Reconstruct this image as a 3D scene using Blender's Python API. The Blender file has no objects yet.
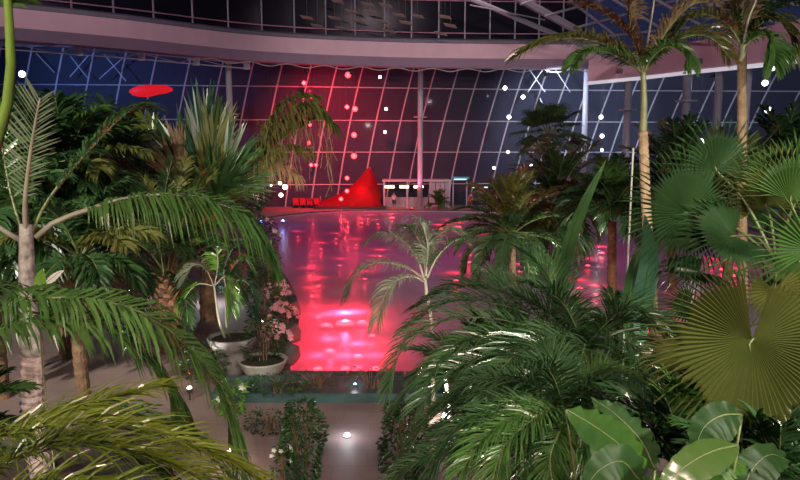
import bpy, bmesh, math, random
import numpy as np
from mathutils import Vector, Matrix

# ------------------------------------------------------------------ camera, world, exposure
SC = bpy.context.scene
COL = SC.collection
CAM_H = 5.5
F = 640.0
PITCH = math.atan(85.0 / F)
cam_d = bpy.data.cameras.new('camera')
cam = bpy.data.objects.new('camera', cam_d); COL.objects.link(cam)
cam.location = (0, 0, CAM_H)
cam.rotation_euler = (math.pi/2 - PITCH, 0, 0)
cam_d.sensor_width = 36.0
cam_d.lens = 36.0 * F / 800.0
cam_d.clip_end = 600
SC.camera = cam
SC.view_settings.view_transform = 'Standard'
SC.view_settings.look = 'None'
SC.view_settings.gamma = 1.0
SC.view_settings.use_curve_mapping = False
SC.view_settings.exposure = 0.0
SC.cycles.max_bounces = 8
SC.cycles.transparent_max_bounces = 16
SC.cycles.caustics_reflective = False
SC.cycles.caustics_refractive = False
SC.cycles.sample_clamp_indirect = 3.0

w = bpy.data.worlds.new('dusk_sky'); SC.world = w
w.use_nodes = True
nt = w.node_tree
bgn = nt.nodes['Background']
bgn.inputs[0].default_value = (0.17, 0.22, 0.62, 1)
bgn.inputs[1].default_value = 0.075

def P(px, py, Y):
    """world point seen at pixel (px,py) at forward distance Y"""
    u = (px - 400) / F; v = (240 - py) / F
    c, s = math.cos(PITCH), math.sin(PITCH)
    d = Vector((u, c + v*s, -s + v*c))
    k = Y / d.y
    return Vector((d.x*k, Y, CAM_H + d.z*k))

def G(px, py, z=0.0):
    """ground point at pixel"""
    u = (px - 400) / F; v = (240 - py) / F
    c, s = math.cos(PITCH), math.sin(PITCH)
    d = Vector((u, c + v*s, -s + v*c))
    k = (z - CAM_H) / d.z
    return Vector((d.x*k, d.y*k, z))

def smooth_pts(pts, m):
    """Catmull-Rom through pts, m evenly spread samples"""
    P_ = [np.array(p, float) for p in pts]
    P_ = [2*P_[0]-P_[1]] + P_ + [2*P_[-1]-P_[-2]]
    out = []
    for i in range(1, len(P_)-2):
        a, b, c, d = P_[i-1], P_[i], P_[i+1], P_[i+2]
        for t in np.linspace(0, 1, 16, endpoint=False):
            out.append(0.5*((2*b) + (-a+c)*t + (2*a-5*b+4*c-d)*t*t + (-a+3*b-3*c+d)*t**3))
    out.append(P_[-2])
    out = np.array(out)
    seg = np.linalg.norm(np.diff(out, axis=0), axis=1)
    s = np.concatenate([[0], np.cumsum(seg)])
    q = np.linspace(0, s[-1], m)
    return np.stack([np.interp(q, s, out[:, k]) for k in range(3)], axis=1)

# ------------------------------------------------------------------ materials
MATS = {}
def mat(name, col, rough=0.5, metal=0.0, var=0.0, vscale=3.0, bump=0.0, bscale=20.0, emit=None, estr=0.0,
        translucent=0.0, spec=0.5, col2=None, coord='Object', objrand=0.0):
    if name in MATS: return MATS[name]
    m = bpy.data.materials.new(name); m.use_nodes = True
    nt = m.node_tree; N = nt.nodes; Lk = nt.links
    b = N['Principled BSDF']; out = N['Material Output']
    b.inputs['Base Color'].default_value = (*col, 1)
    b.inputs['Roughness'].default_value = rough
    b.inputs['Metallic'].default_value = metal
    b.inputs['Specular IOR Level'].default_value = spec
    tc = N.new('ShaderNodeTexCoord')
    csock = None
    if var > 0 or col2 is not None:
        nz = N.new('ShaderNodeTexNoise'); nz.inputs['Scale'].default_value = vscale; nz.inputs['Detail'].default_value = 4
        Lk.new(tc.outputs[coord], nz.inputs['Vector'])
        rp = N.new('ShaderNodeValToRGB')
        rp.color_ramp.elements[0].position = 0.3; rp.color_ramp.elements[1].position = 0.7
        c2 = col2 if col2 is not None else tuple(min(1, c*(1+var)) for c in col)
        c1 = col if col2 is not None else tuple(c*(1-var) for c in col)
        rp.color_ramp.elements[0].color = (*c1, 1); rp.color_ramp.elements[1].color = (*c2, 1)
        Lk.new(nz.outputs['Fac'], rp.inputs['Fac'])
        csock = rp.outputs['Color']
        if objrand > 0:
            oi = N.new('ShaderNodeObjectInfo')
            hv = N.new('ShaderNodeHueSaturation')
            mr = N.new('ShaderNodeMapRange')
            mr.inputs['To Min'].default_value = 1-objrand; mr.inputs['To Max'].default_value = 1+objrand
            Lk.new(oi.outputs['Random'], mr.inputs['Value']); Lk.new(mr.outputs[0], hv.inputs['Value'])
            Lk.new(csock, hv.inputs['Color']); csock = hv.outputs['Color']
        Lk.new(csock, b.inputs['Base Color'])
    if bump > 0:
        nb = N.new('ShaderNodeTexNoise'); nb.inputs['Scale'].default_value = bscale; nb.inputs['Detail'].default_value = 5
        Lk.new(tc.outputs[coord], nb.inputs['Vector'])
        bp = N.new('ShaderNodeBump'); bp.inputs['Strength'].default_value = bump; bp.inputs['Distance'].default_value = 0.05
        Lk.new(nb.outputs['Fac'], bp.inputs['Height']); Lk.new(bp.outputs['Normal'], b.inputs['Normal'])
    if emit is not None:
        b.inputs['Emission Color'].default_value = (*emit, 1); b.inputs['Emission Strength'].default_value = estr
    if translucent > 0:
        tr = N.new('ShaderNodeBsdfTranslucent')
        tr.inputs['Color'].default_value = (col[0]*1.6, col[1]*1.7, col[2]*0.9, 1)
        mx = N.new('ShaderNodeMixShader'); mx.inputs['Fac'].default_value = translucent
        Lk.new(b.outputs[0], mx.inputs[1]); Lk.new(tr.outputs[0], mx.inputs[2]); Lk.new(mx.outputs[0], out.inputs['Surface'])
    MATS[name] = m
    return m

def leafmat(name, c1, c2, rough=0.27, tr=0.22, spec=0.75):
    return mat(name, c1, rough, var=0.1, vscale=2.2, col2=c2, translucent=tr, objrand=0.3, spec=spec)

LEAF_DARK = leafmat('leaf_dark_green', (0.030, 0.075, 0.024), (0.055, 0.12, 0.040))
LEAF_MID = leafmat('leaf_mid_green', (0.050, 0.12, 0.026), (0.09, 0.18, 0.045))
LEAF_FINE = leafmat('leaf_fine_green', (0.042, 0.10, 0.036), (0.085, 0.16, 0.065), rough=0.22)
LEAF_YEL = leafmat('leaf_yellow_green', (0.11, 0.15, 0.014), (0.17, 0.21, 0.028))
LEAF_OLIVE = leafmat('leaf_olive', (0.10, 0.115, 0.028), (0.16, 0.17, 0.045))
LEAF_PALE = leafmat('leaf_pale', (0.16, 0.20, 0.13), (0.26, 0.31, 0.20), rough=0.45)
LEAF_DRY = leafmat('leaf_dry_brown', (0.17, 0.105, 0.055), (0.28, 0.18, 0.09), rough=0.7)
LEAF_BRIGHT = leafmat('leaf_bright_green', (0.10, 0.24, 0.03), (0.17, 0.34, 0.05), rough=0.3)
LEAF_BLUE = leafmat('leaf_blue_green', (0.028, 0.075, 0.045), (0.05, 0.12, 0.07))
LEAF_BROAD = leafmat('leaf_broad_dark', (0.022, 0.06, 0.016), (0.045, 0.10, 0.028), rough=0.4, spec=0.18)
LEAF_BROADL = leafmat('leaf_broad_light', (0.06, 0.135, 0.02), (0.025, 0.07, 0.015), rough=0.35, spec=0.2)
LEAF_FAN = leafmat('leaf_fan_olive', (0.060, 0.080, 0.018), (0.105, 0.12, 0.030), rough=0.5, spec=0.25)
STALK = mat('stalk_green', (0.14, 0.17, 0.06), 0.45, var=0.25)
STALK_PALE = mat('stalk_pale', (0.36, 0.33, 0.25), 0.5, var=0.2)
BARK_PALE = mat('bark_pale_ringed', (0.33, 0.25, 0.22), 0.75, var=0.3, vscale=9, bump=0.5, bscale=30)
BARK_BROWN = mat('bark_brown', (0.20, 0.12, 0.07), 0.85, var=0.4, vscale=7, bump=0.6, bscale=25)
BARK_TAN = mat('bark_tan', (0.32, 0.22, 0.13), 0.8, var=0.3, vscale=7, bump=0.5, bscale=25)
BARK_ORANGE = mat('bark_orange', (0.42, 0.20, 0.11), 0.8, var=0.3, vscale=6, bump=0.5, bscale=20)
CROWNSHAFT = mat('crownshaft_green', (0.19, 0.20, 0.10), 0.45, var=0.25, vscale=5)
STEEL = mat('white_painted_steel', (0.50, 0.50, 0.54), 0.45, var=0.05)
STEEL_D = mat('grey_painted_steel', (0.30, 0.30, 0.34), 0.45, var=0.06)
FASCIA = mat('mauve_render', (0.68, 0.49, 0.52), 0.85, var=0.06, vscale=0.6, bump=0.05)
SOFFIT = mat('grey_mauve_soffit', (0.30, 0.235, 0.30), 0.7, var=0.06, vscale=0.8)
LEDGE = mat('grey_ledge', (0.17, 0.16, 0.20), 0.7, var=0.1)
DARK = mat('dark_metal', (0.03, 0.03, 0.035), 0.5, var=0.1)
SOIL = mat('bed_soil', (0.035, 0.028, 0.02), 0.95, var=0.4, vscale=4, bump=0.8, bscale=12)
ROCK = mat('dark_rock', (0.10, 0.085, 0.085), 0.85, var=0.4, vscale=3, bump=0.8, bscale=8)
KERB = mat('teal_stone', (0.05, 0.10, 0.10), 0.35, var=0.3, vscale=2.5, bump=0.1)
POTM = mat('pale_stone_pot', (0.24, 0.21, 0.21), 0.85, var=0.3, vscale=5, bump=0.3)
POTW = mat('white_glazed_pot', (0.44, 0.41, 0.37), 0.6, var=0.2, vscale=5)
PETAL = mat('pink_petal', (0.62, 0.36, 0.42), 0.6, var=0.2, vscale=8, translucent=0.2)
PETAL_W = mat('white_petal', (0.75, 0.75, 0.68), 0.5, var=0.08, translucent=0.2)
SKIN = mat('skin', (0.50, 0.30, 0.22), 0.6, var=0.05)
WHITE_C = mat('white_cloth', (0.72, 0.70, 0.70), 0.8, var=0.06)
RED_C = mat('red_cloth', (0.30, 0.02, 0.03), 0.8, var=0.1)
NAVY_C = mat('navy_cloth', (0.03, 0.04, 0.09), 0.8, var=0.1)
HAIR = mat('brown_hair', (0.05, 0.03, 0.02), 0.7, var=0.2)
ROPE = mat('pale_rope', (0.45, 0.45, 0.38), 0.7, var=0.1)
REDFAB = mat('red_tent_fabric', (0.28, 0.008, 0.014), 0.8, var=0.15, vscale=0.6, translucent=0.4)

def emis(name, col, s):
    return mat(name, tuple(0.15+0.35*c for c in col), 0.4, emit=col, estr=s, var=0.02)
E_WHITE = emis('lamp_glow_white', (0.92, 0.95, 1.0), 9.0)
E_WARM = emis('lamp_glow_warm', (1.0, 0.88, 0.62), 6.0)
E_RED = emis('lamp_glow_red', (1.0, 0.06, 0.06), 3.0)
E_REDHOT = emis('pool_lamp_glow', (1.0, 0.07, 0.10), 9.0)
E_BLUE = emis('lamp_glow_blue', (0.08, 0.16, 1.0), 5.0)
E_CYAN = emis('lamp_glow_cyan', (0.5, 0.85, 1.0), 1.6)
E_SCREEN = emis('screen_glow', (0.35, 0.62, 0.85), 0.75)

# ------------------------------------------------------------------ object helpers
def link(o, parent=None):
    COL.objects.link(o)
    if parent is not None: o.parent = parent
    return o

def tag(o, label=None, cat=None, group=None, kind=None):
    if label: o['label'] = label
    if cat: o['category'] = cat
    if group: o['group'] = group
    if kind: o['kind'] = kind
    return o

def empty(name, loc, label=None, cat=None, group=None, kind=None):
    o = bpy.data.objects.new(name, None)
    o.empty_display_size = 0.2
    link(o); o.location = loc
    return tag(o, label, cat, group, kind)

def mesh(name, V, Fc, m, smooth=False):
    me = bpy.data.meshes.new(name)
    me.from_pydata([tuple(v) for v in V], [], [tuple(f) for f in Fc])
    me.materials.append(m)
    if smooth: me.polygons.foreach_set('use_smooth', [True]*len(me.polygons))
    me.update()
    return me

def obj(name, me, parent=None, loc=(0, 0, 0)):
    o = bpy.data.objects.new(name, me); link(o, parent); o.location = loc
    return o

class MB:
    def __init__(s): s.V = []; s.F = []
    def add(s, V, Fc):
        n = len(s.V); s.V += [tuple(v) for v in V]; s.F += [tuple(i+n for i in f) for f in Fc]
    def box(s, a, b):
        x0, y0, z0 = a; x1, y1, z1 = b
        s.add([(x0,y0,z0),(x1,y0,z0),(x1,y1,z0),(x0,y1,z0),(x0,y0,z1),(x1,y0,z1),(x1,y1,z1),(x0,y1,z1)],
              [(0,3,2,1),(4,5,6,7),(0,1,5,4),(1,2,6,5),(2,3,7,6),(3,0,4,7)])
    def tube(s, pts, r, sides=8, cap=True):
        pts = [np.array(p, float) for p in pts]
        n = len(pts)
        rr = r if hasattr(r, '__len__') else [r]*n
        V = []; Fc = []
        ref = np.array((0.0, 0.0, 1.0))
        T0 = pts[1]-pts[0]; T0 /= max(1e-9, np.linalg.norm(T0))
        if abs(T0[2]) > 0.9: ref = np.array((1.0, 0.0, 0.0))
        for i in range(n):
            T = pts[min(i+1, n-1)] - pts[max(i-1, 0)]
            T = T/max(1e-9, np.linalg.norm(T))
            a = np.cross(T, ref)
            if np.linalg.norm(a) < 1e-4: a = np.cross(T, np.array((0.3, 1.0, 0.2)))
            a /= np.linalg.norm(a); b = np.cross(T, a)
            ref = -np.cross(T, a) if False else ref
            for k in range(sides):
                t = 2*math.pi*k/sides
                V.append(pts[i] + rr[i]*(math.cos(t)*a + math.sin(t)*b))
        for i in range(n-1):
            for k in range(sides):
                k2 = (k+1) % sides
                Fc.append((i*sides+k, i*sides+k2, (i+1)*sides+k2, (i+1)*sides+k))
        if cap:
            Fc.append(tuple(range(sides))[::-1]); Fc.append(tuple((n-1)*sides+k for k in range(sides)))
        s.add(V, Fc)
    def lathe(s, prof, sides=16, c=(0, 0, 0)):
        V = []; Fc = []
        for (r, z) in prof:
            for k in range(sides):
                t = 2*math.pi*k/sides
                V.append((c[0]+r*math.cos(t), c[1]+r*math.sin(t), c[2]+z))
        for i in range(len(prof)-1):
            for k in range(sides):
                k2 = (k+1) % sides
                Fc.append((i*sides+k, i*sides+k2, (i+1)*sides+k2, (i+1)*sides+k))
        Fc.append(tuple(range(sides))[::-1]); Fc.append(tuple((len(prof)-1)*sides+k for k in range(sides)))
        s.add(V, Fc)
    def ball(s, c, r, seg=10, rings=6, sz=1.0):
        prof = [(max(1e-3, r*math.sin(math.pi*i/rings)), -r*sz*math.cos(math.pi*i/rings)) for i in range(rings+1)]
        s.lathe(prof, seg, c)
    def obj(s, name, m, parent=None, loc=(0, 0, 0), smooth=False):
        return obj(name, mesh(name, s.V, s.F, m, smooth), parent, loc)

def light(kind, loc, col, power, parent=None, size=0.1, target=None, angle=60, blend=0.5):
    d = bpy.data.lights.new('light', kind)
    d.color = col; d.energy = power
    d.shadow_soft_size = size
    if kind == 'SPOT':
        d.spot_size = math.radians(angle); d.spot_blend = blend
    o = bpy.data.objects.new('light', d); link(o)
    o.location = loc
    if target is not None:
        o.rotation_euler = (Vector(target)-Vector(loc)).to_track_quat('-Z', 'Y').to_euler()
    if parent is not None:
        o.parent = parent
        o.location = Vector(loc) - parent.location
    return o

# ------------------------------------------------------------------ hall lamps (red show lamps, plus lamps added to light the scene)
def flood(loc, target, col, power, label, angle=70, size=0.25, blend=0.6, group=None, lens=None):
    loc = Vector(loc)
    t = empty('floodlight', loc, label, 'floodlight', group)
    d = (Vector(target)-loc).normalized()
    q = d.to_track_quat('-Z', 'Y').to_matrix().to_4x4()
    h = MB(); h.lathe([(0.10, 0.34), (0.15, 0.30), (0.17, 0.10), (0.19, 0.02), (0.19, 0.06)], 14)
    ho = h.obj('housing', DARK, t, smooth=False); ho.matrix_local = q
    ln = MB(); ln.lathe([(0.02, 0.075), (0.17, 0.07)], 14)
    lo = ln.obj('lens', lens or E_WARM, t); lo.matrix_local = q
    b = MB(); b.tube([(0, 0, 0.2), (0, 0, 0.75)], 0.025, 6); b.obj('bracket', DARK, t)
    light('SPOT', loc + d*0.06, col, power, t, size, target, angle, blend)
    return t

WARM = (1.0, 0.86, 0.66); COOL = (0.85, 0.92, 1.0); RED = (1.0, 0.03, 0.06); PINKW = (1.0, 0.72, 0.78)
# unseen lamps added above and behind the camera to brighten plants and path
flood((-6.5, -2.5, 10.5), (-4.0, 10, 2.5), WARM, 3600, 'unseen floodlight added behind the camera, aimed at the arching fronds', 62)
flood((7.5, -2.5, 10.5), (5.5, 10, 2.5), WARM, 2600, 'unseen floodlight added behind the camera, aimed at the fan palms', 62)
flood((0.5, -3.0, 11.0), (1.0, 17, 0), (1.0, 0.74, 0.64), 5200, 'unseen floodlight added behind the camera, aimed down the path', 60)
flood((-12, -2.5, 12.0), (-8.5, 20, 4.5), (1.0, 0.94, 0.80), 17000, 'unseen floodlight added behind the camera, aimed at the rough trunk palm', 50)
flood((12, -2.5, 12.0), (7.5, 20, 6), (1.0, 0.94, 0.80), 10000, 'unseen floodlight added behind the camera, aimed at the tall slender palms', 60)
flood((5.0, -2.5, 9.5), (2.0, 9, 2.8), (0.92, 1.0, 0.84), 3300, 'unseen floodlight added behind the camera, aimed at the deep green date palm', 48)
# unseen lamps added overhead to wash the fascia and bulkhead
flood((-20, 36, 22), (-21, 50, 15.0), (1.0, 0.76, 0.82), 2900, 'unseen floodlight added under the roof, aimed at the long fascia', 100)
flood((4, 44, 22), (4, 61.5, 15.0), (1.0, 0.76, 0.82), 4600, 'unseen floodlight added under the roof, aimed at the far fascia', 110)
flood((19, 20, 15.5), (24, 54, 14.5), (1.0, 0.76, 0.80), 6500, 'unseen floodlight added under the roof, aimed at the pink bulkhead', 80)
# red show lamps
flood((-8.6, 60.4, 13.0), (-6.6, 70, 5.5), RED, 10500, 'floodlight with a red lens under the fascia, aimed at the glass wall', 120, 0.2, 0.9, lens=E_RED)
flood((-4.5, 61.0, 13.0), (-3.4, 70, 3.0), RED, 800, 'floodlight with a red lens under the fascia, aimed at the fabric tent', 110, 0.2, 0.9, lens=E_RED)
flood((-3, 28, 16), (-3.4, 44, 0), (0.75, 0.10, 0.30), 5000, 'unseen floodlight with a red lens added overhead, aimed at the deep end of the pool', 85, 0.3, 0.8, lens=E_RED)  # lamp added overhead to spread red over the water
flood((9, 26, 16), (8, 36, 0), (0.80, 0.14, 0.38), 5500, 'unseen floodlight with a magenta lens added overhead, aimed at the pool behind the tall palms', 85, 0.3, 0.8, lens=E_RED)  # lamp added overhead to tint the water mauve
# cool lamps added to brighten the right hand glass
flood((13.5, 61.0, 12.9), (21, 73, 7), (0.70, 0.78, 1.0), 5000, 'added floodlight with a cool lens, aimed at the glass behind the tall palms', 120, 0.2, 0.8, lens=E_WHITE)
flood((24.2, 50.8, 11.6), (33, 73, 8), (0.70, 0.78, 1.0), 8000, 'added floodlight with a cool lens, aimed at the glass by the bulkhead', 110, 0.2, 0.8, lens=E_WHITE)
flood((-31, 53, 13.0), (-29, 67, 12.0), (0.22, 0.40, 1.0), 4500, 'added floodlight with a blue lens, aimed at the roof bracing', 100, 0.2, 0.8, lens=E_BLUE)  # blue lamp added to tint the left hand glass

# ------------------------------------------------------------------ floor and pool
def floor_material():
    m = bpy.data.materials.new('paving'); m.use_nodes = True
    nt = m.node_tree; N = nt.nodes; Lk = nt.links; b = N['Principled BSDF']
    tc = N.new('ShaderNodeTexCoord')
    br = N.new('ShaderNodeTexBrick'); br.inputs['Scale'].default_value = 1.0
    br.inputs['Brick Width'].default_value = 1.2; br.inputs['Row Height'].default_value = 0.6
    br.inputs['Mortar Size'].default_value = 0.012
    br.inputs['Color1'].default_value = (0.32, 0.225, 0.215, 1); br.inputs['Color2'].default_value = (0.35, 0.25, 0.235, 1)
    br.inputs['Mortar'].default_value = (0.27, 0.19, 0.18, 1)
    Lk.new(tc.outputs['Object'], br.inputs['Vector'])
    nz = N.new('ShaderNodeTexNoise'); nz.inputs['Scale'].default_value = 1.3; nz.inputs['Detail'].default_value = 6
    Lk.new(tc.outputs['Object'], nz.inputs['Vector'])
    mx = N.new('ShaderNodeMix'); mx.data_type = 'RGBA'; mx.blend_type = 'MULTIPLY'; mx.inputs[0].default_value = 0.35
    Lk.new(br.outputs['Color'], mx.inputs[6]); Lk.new(nz.outputs['Fac'], mx.inputs[7]); Lk.new(mx.outputs[2], b.inputs['Base Color'])
    b.inputs['Roughness'].default_value = 0.6
    bp = N.new('ShaderNodeBump'); bp.inputs['Strength'].default_value = 0.15
    Lk.new(br.outputs['Fac'], bp.inputs['Height']); Lk.new(bp.outputs['Normal'], b.inputs['Normal'])
    return m
PAVE = floor_material()

def water_material():
    m = bpy.data.materials.new('pool_water'); m.use_nodes = True
    nt = m.node_tree; N = nt.nodes; Lk = nt.links; out = N['Material Output']
    N.remove(N['Principled BSDF'])
    tc = N.new('ShaderNodeTexCoord')
    nz = N.new('ShaderNodeTexNoise'); nz.inputs['Scale'].default_value = 1.8; nz.inputs['Detail'].default_value = 3
    Lk.new(tc.outputs['Object'], nz.inputs['Vector'])
    bp = N.new('ShaderNodeBump'); bp.inputs['Strength'].default_value = 0.25; bp.inputs['Distance'].default_value = 0.10
    Lk.new(nz.outputs['Fac'], bp.inputs['Height'])
    tr = N.new('ShaderNodeBsdfTransparent'); tr.inputs[0].default_value = (0.9, 0.86, 0.92, 1)
    gl = N.new('ShaderNodeBsdfGlossy'); gl.inputs['Roughness'].default_value = 0.18; gl.inputs['Color'].default_value = (1, 1, 1, 1)
    df = N.new('ShaderNodeBsdfDiffuse'); df.inputs[0].default_value = (0.46, 0.38, 0.54, 1)
    tl = N.new('ShaderNodeBsdfTranslucent'); tl.inputs[0].default_value = (0.75, 0.62, 0.72, 1)
    Lk.new(bp.outputs[0], gl.inputs['Normal']); Lk.new(bp.outputs[0], df.inputs['Normal'])
    fr = N.new('ShaderNodeFresnel'); fr.inputs['IOR'].default_value = 1.33; Lk.new(bp.outputs[0], fr.inputs['Normal'])
    ml = N.new('ShaderNodeMath'); ml.operation = 'MULTIPLY'; ml.inputs[1].default_value = 0.10; Lk.new(fr.outputs[0], ml.inputs[0])
    ma = N.new('ShaderNodeMixShader'); ma.inputs[0].default_value = 0.5
    Lk.new(df.outputs[0], ma.inputs[1]); Lk.new(tl.outputs[0], ma.inputs[2])
    m0 = N.new('ShaderNodeMixShader'); m0.inputs[0].default_value = 0.65
    Lk.new(tr.outputs[0], m0.inputs[1]); Lk.new(ma.outputs[0], m0.inputs[2])
    mx = N.new('ShaderNodeMixShader')
    Lk.new(ml.outputs[0], mx.inputs[0]); Lk.new(m0.outputs[0], mx.inputs[1]); Lk.new(gl.outputs[0], mx.inputs[2])
    Lk.new(mx.outputs[0], out.inputs['Surface'])
    return m
WATER = water_material()
POOLT = mat('pool_tile', (0.42, 0.36, 0.44), 0.4, var=0.12, vscale=0.5)

pool_px = [(291, 374), (289, 352), (299, 325), (297, 300), (284, 275), (266, 252), (250, 232), (262, 220), (300, 214),
           (345, 211), (400, 210.5), (450, 211), (520, 213), (585, 216)]
pool = [G(*p) for p in pool_px]
pool += [Vector((26, 52, 0)), Vector((24, 40, 0)), Vector((20, 29, 0)), Vector((13.5, 20.5, 0)), Vector((8, 16.4, 0))]
near = G(291, 374)
pool += [Vector((2, near.y, 0))]
# smooth the outline a little
def outline(pts, m=90):
    a = smooth_pts([tuple(p) for p in pts] + [tuple(pts[0])], m+1)[:-1]
    return [Vector(p) for p in a]
POOL = outline(pool, 96)

bm = bmesh.new()
outer = [Vector((-60, -4, 0)), Vector((60, -4, 0)), Vector((60, 66, 0)), Vector((60, 90, 0)), Vector((-60, 90, 0))]
ed = []
for loop in (outer, POOL):
    vs = [bm.verts.new(p) for p in loop]
    for i in range(len(vs)): ed.append(bm.edges.new((vs[i], vs[(i+1) % len(vs)])))
bmesh.ops.triangle_fill(bm, use_beauty=True, use_dissolve=False, edges=ed)
# drop any face that fell inside the pool
def inside(p, poly):
    c = False; n = len(poly)
    for i in range(n):
        a, b = poly[i], poly[i-1]
        if (a.y > p.y) != (b.y > p.y) and p.x < (b.x-a.x)*(p.y-a.y)/(b.y-a.y)+a.x: c = not c
    return c
kill = [f for f in bm.faces if inside(f.calc_center_median(), POOL)]
bmesh.ops.delete(bm, geom=kill, context='FACES_ONLY')
for f in bm.faces:
    if f.normal.z < 0: f.normal_flip()
me = bpy.data.meshes.new('floor'); bm.to_mesh(me); bm.free(); me.materials.append(PAVE)
floor = obj('floor', me); tag(floor, 'mauve grey stone paving around the pool', None, kind='structure')

n = len(POOL); DEPTH = 0.62
bs = MB(); bs.V = [(p.x, p.y, -0.0) for p in POOL] + [(p.x, p.y, -DEPTH) for p in POOL]
bs.F = [(i, (i+1) % n, n+(i+1) % n, n+i) for i in range(n)] + [tuple(range(n, 2*n))]
basin = bs.obj('pool_basin', POOLT); tag(basin, 'tiled basin of the large curved pool', None, kind='structure')
wt = MB(); wt.V = [(p.x, p.y, -0.10) for p in POOL]; wt.F = [tuple(range(n))]
water = wt.obj('pool_water', WATER); tag(water, 'rippled pool water glowing red and mauve', None, kind='structure')
# coping stones around the pool, one by one
cop = empty('pool_coping', (0, 0, 0), 'low dark coping stones around the pool rim', None, None, 'structure')
cen = sum(POOL, Vector())/n
for i in range(n):
    a, b = POOL[i], POOL[(i+1) % n]
    t = (b-a).normalized(); nn = Vector((t.y, -t.x, 0))
    if inside(a + (b-a)*0.5 + nn*0.2, POOL): nn = -nn
    a2 = a + t*0.02; b2 = b - t*0.02; wd = 0.32
    V = [a2, b2, b2+nn*wd, a2+nn*wd]
    h = 0.09
    s = MB(); s.add([(v.x, v.y, 0.0) for v in V] + [(v.x, v.y, h) for v in V],
                    [(0,3,2,1), (4,5,6,7), (0,1,5,4), (1,2,6,5), (2,3,7,6), (3,0,4,7)])
    s.obj('coping_stone', ROCK, cop)

# low teal wall between path and pool
a = G(238, 403); b = G(392, 402)
yk0 = a.y; yk1 = G(300, 384).y
kw = MB(); kw.box((a.x-0.6, yk0, 0), (b.x+1.2, yk1, 0.22))
k = kw.obj('pool_wall', KERB); tag(k, 'dark teal stone kerb between the path and the pool', None, kind='structure')

# ------------------------------------------------------------------ glass wall
def Yf(x): return 70 + 4*math.tanh(x/30)
def lean(x): return 0.27 + max(0, x)*0.0055
ZT = 16.4
def fac(s, z, off=0.0):
    x = s - lean(s)*(15.0 - z)*(0.75 + 0.25*min(1, max(0, z/15.0)))
    return Vector((x, Yf(x)+off, z))
top_px = [-110, -78, -46, -16, 14, 44, 74, 104, 135, 165, 198, 230, 259, 287, 315, 340, 365, 390, 414, 435, 457, 478, 501, 521, 543, 565,
          588, 611, 634, 658, 683, 709, 736, 765, 797, 830, 865, 900, 940, 980]
S = []
for px in top_px:
    x = 0
    for _ in range(6): x = (px-400)/F*Yf(x)*1.012
    S.append(x)
levels = [0.0, 2.35, 5.8, 9.15, 12.6, ZT]
def glass_material():
    m = bpy.data.materials.new('dark_facade_glass'); m.use_nodes = True
    nt = m.node_tree; N = nt.nodes; Lk = nt.links; out = N['Material Output']; N.remove(N['Principled BSDF'])
    tr = N.new('ShaderNodeBsdfTransparent'); tr.inputs[0].default_value = (0.55, 0.58, 0.62, 1)
    gl = N.new('ShaderNodeBsdfGlossy'); gl.inputs['Roughness'].default_value = 0.05; gl.inputs[0].default_value = (0.9, 0.92, 1, 1)
    df = N.new('ShaderNodeBsdfDiffuse'); df.inputs[0].default_value = (0.085, 0.09, 0.13, 1)
    oi = N.new('ShaderNodeObjectInfo')
    m0 = N.new('ShaderNodeMixShader'); m0.inputs[0].default_value = 0.6
    Lk.new(tr.outputs[0], m0.inputs[1]); Lk.new(df.outputs[0], m0.inputs[2])
    m1 = N.new('ShaderNodeMixShader'); m1.inputs[0].default_value = 0.0005
    Lk.new(m0.outputs[0], m1.inputs[1]); Lk.new(gl.outputs[0], m1.inputs[2])
    Lk.new(m1.outputs[0], out.inputs['Surface'])
    return m
GLASS = glass_material()
win = empty('window_1', (0, 70, 0), 'tall slanted grid of dark glass panes behind the pool', None, None, 'structure')
W0 = Vector((0, 70, 0))
for i, s in enumerate(S):
    m = MB()
    pts = [fac(s, z) - W0 for z in np.linspace(0, ZT, 12)]
    m.tube([tuple(p) for p in pts], 0.085, 6)
    m.obj('mullion', STEEL, win)
for z in levels[1:]:
    m = MB(); m.tube([tuple(Vector((x, Yf(x)-0.05, z)) - W0) for x in np.linspace(S[0]-4, S[-1]-2, 40)], 0.06, 6)
    m.obj('transom', STEEL, win)
for i in range(len(S)-1):
    for r in range(len(levels)-1):
        z0, z1 = levels[r], levels[r+1]
        q = [fac(S[i], z0), fac(S[i+1], z0), fac(S[i+1], z1), fac(S[i], z1)]
        tilt = random.Random(i*7+r).uniform(-0.02, 0.02)
        m = MB(); V = [tuple(p - W0 + Vector((0, 0.02, 0))) for p in q] + [tuple(p - W0 + Vector((0, 0.08+tilt, 0))) for p in q]
        m.add(V, [(0,1,2,3), (7,6,5,4), (0,4,5,1), (1,5,6,2), (2,6,7,3), (3,7,4,0)])
        m.obj('pane', GLASS, win)

# outdoor ground and dim trees line beyond the glass is left to the dusk sky
# ------------------------------------------------------------------ fascia (ring beam)
fp = [(-120, 41.5), (-50, 44), (10, 46), (135, 50.5), (265, 57), (400, 60.5), (535, 61.5), (592, 61.5)]
FP = smooth_pts([((px-400)/F*Y*1.008, Y, 0) for px, Y in fp], 40)
def sweep(name, prof, m, parent=None, path=FP):
    """prof: list of (offset back, z); closed section"""
    V = []; Fc = []; k = len(prof)
    for i in range(len(path)):
        T = path[min(i+1, len(path)-1)] - path[max(i-1, 0)]; T = T/np.linalg.norm(T)
        nb = np.array((-T[1], T[0], 0))
        if nb[1] < 0: nb = -nb
        for (o, z) in prof: V.append(path[i] + nb*o + np.array((0, 0, z)))
    for i in range(len(path)-1):
        for j in range(k):
            j2 = (j+1) % k
            Fc.append((i*k+j, (i+1)*k+j, (i+1)*k+j2, i*k+j2))
    Fc.append(tuple(range(k))); Fc.append(tuple((len(path)-1)*k+j for j in range(k))[::-1])
    return obj(name, mesh(name, V, Fc, m), parent)
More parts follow.
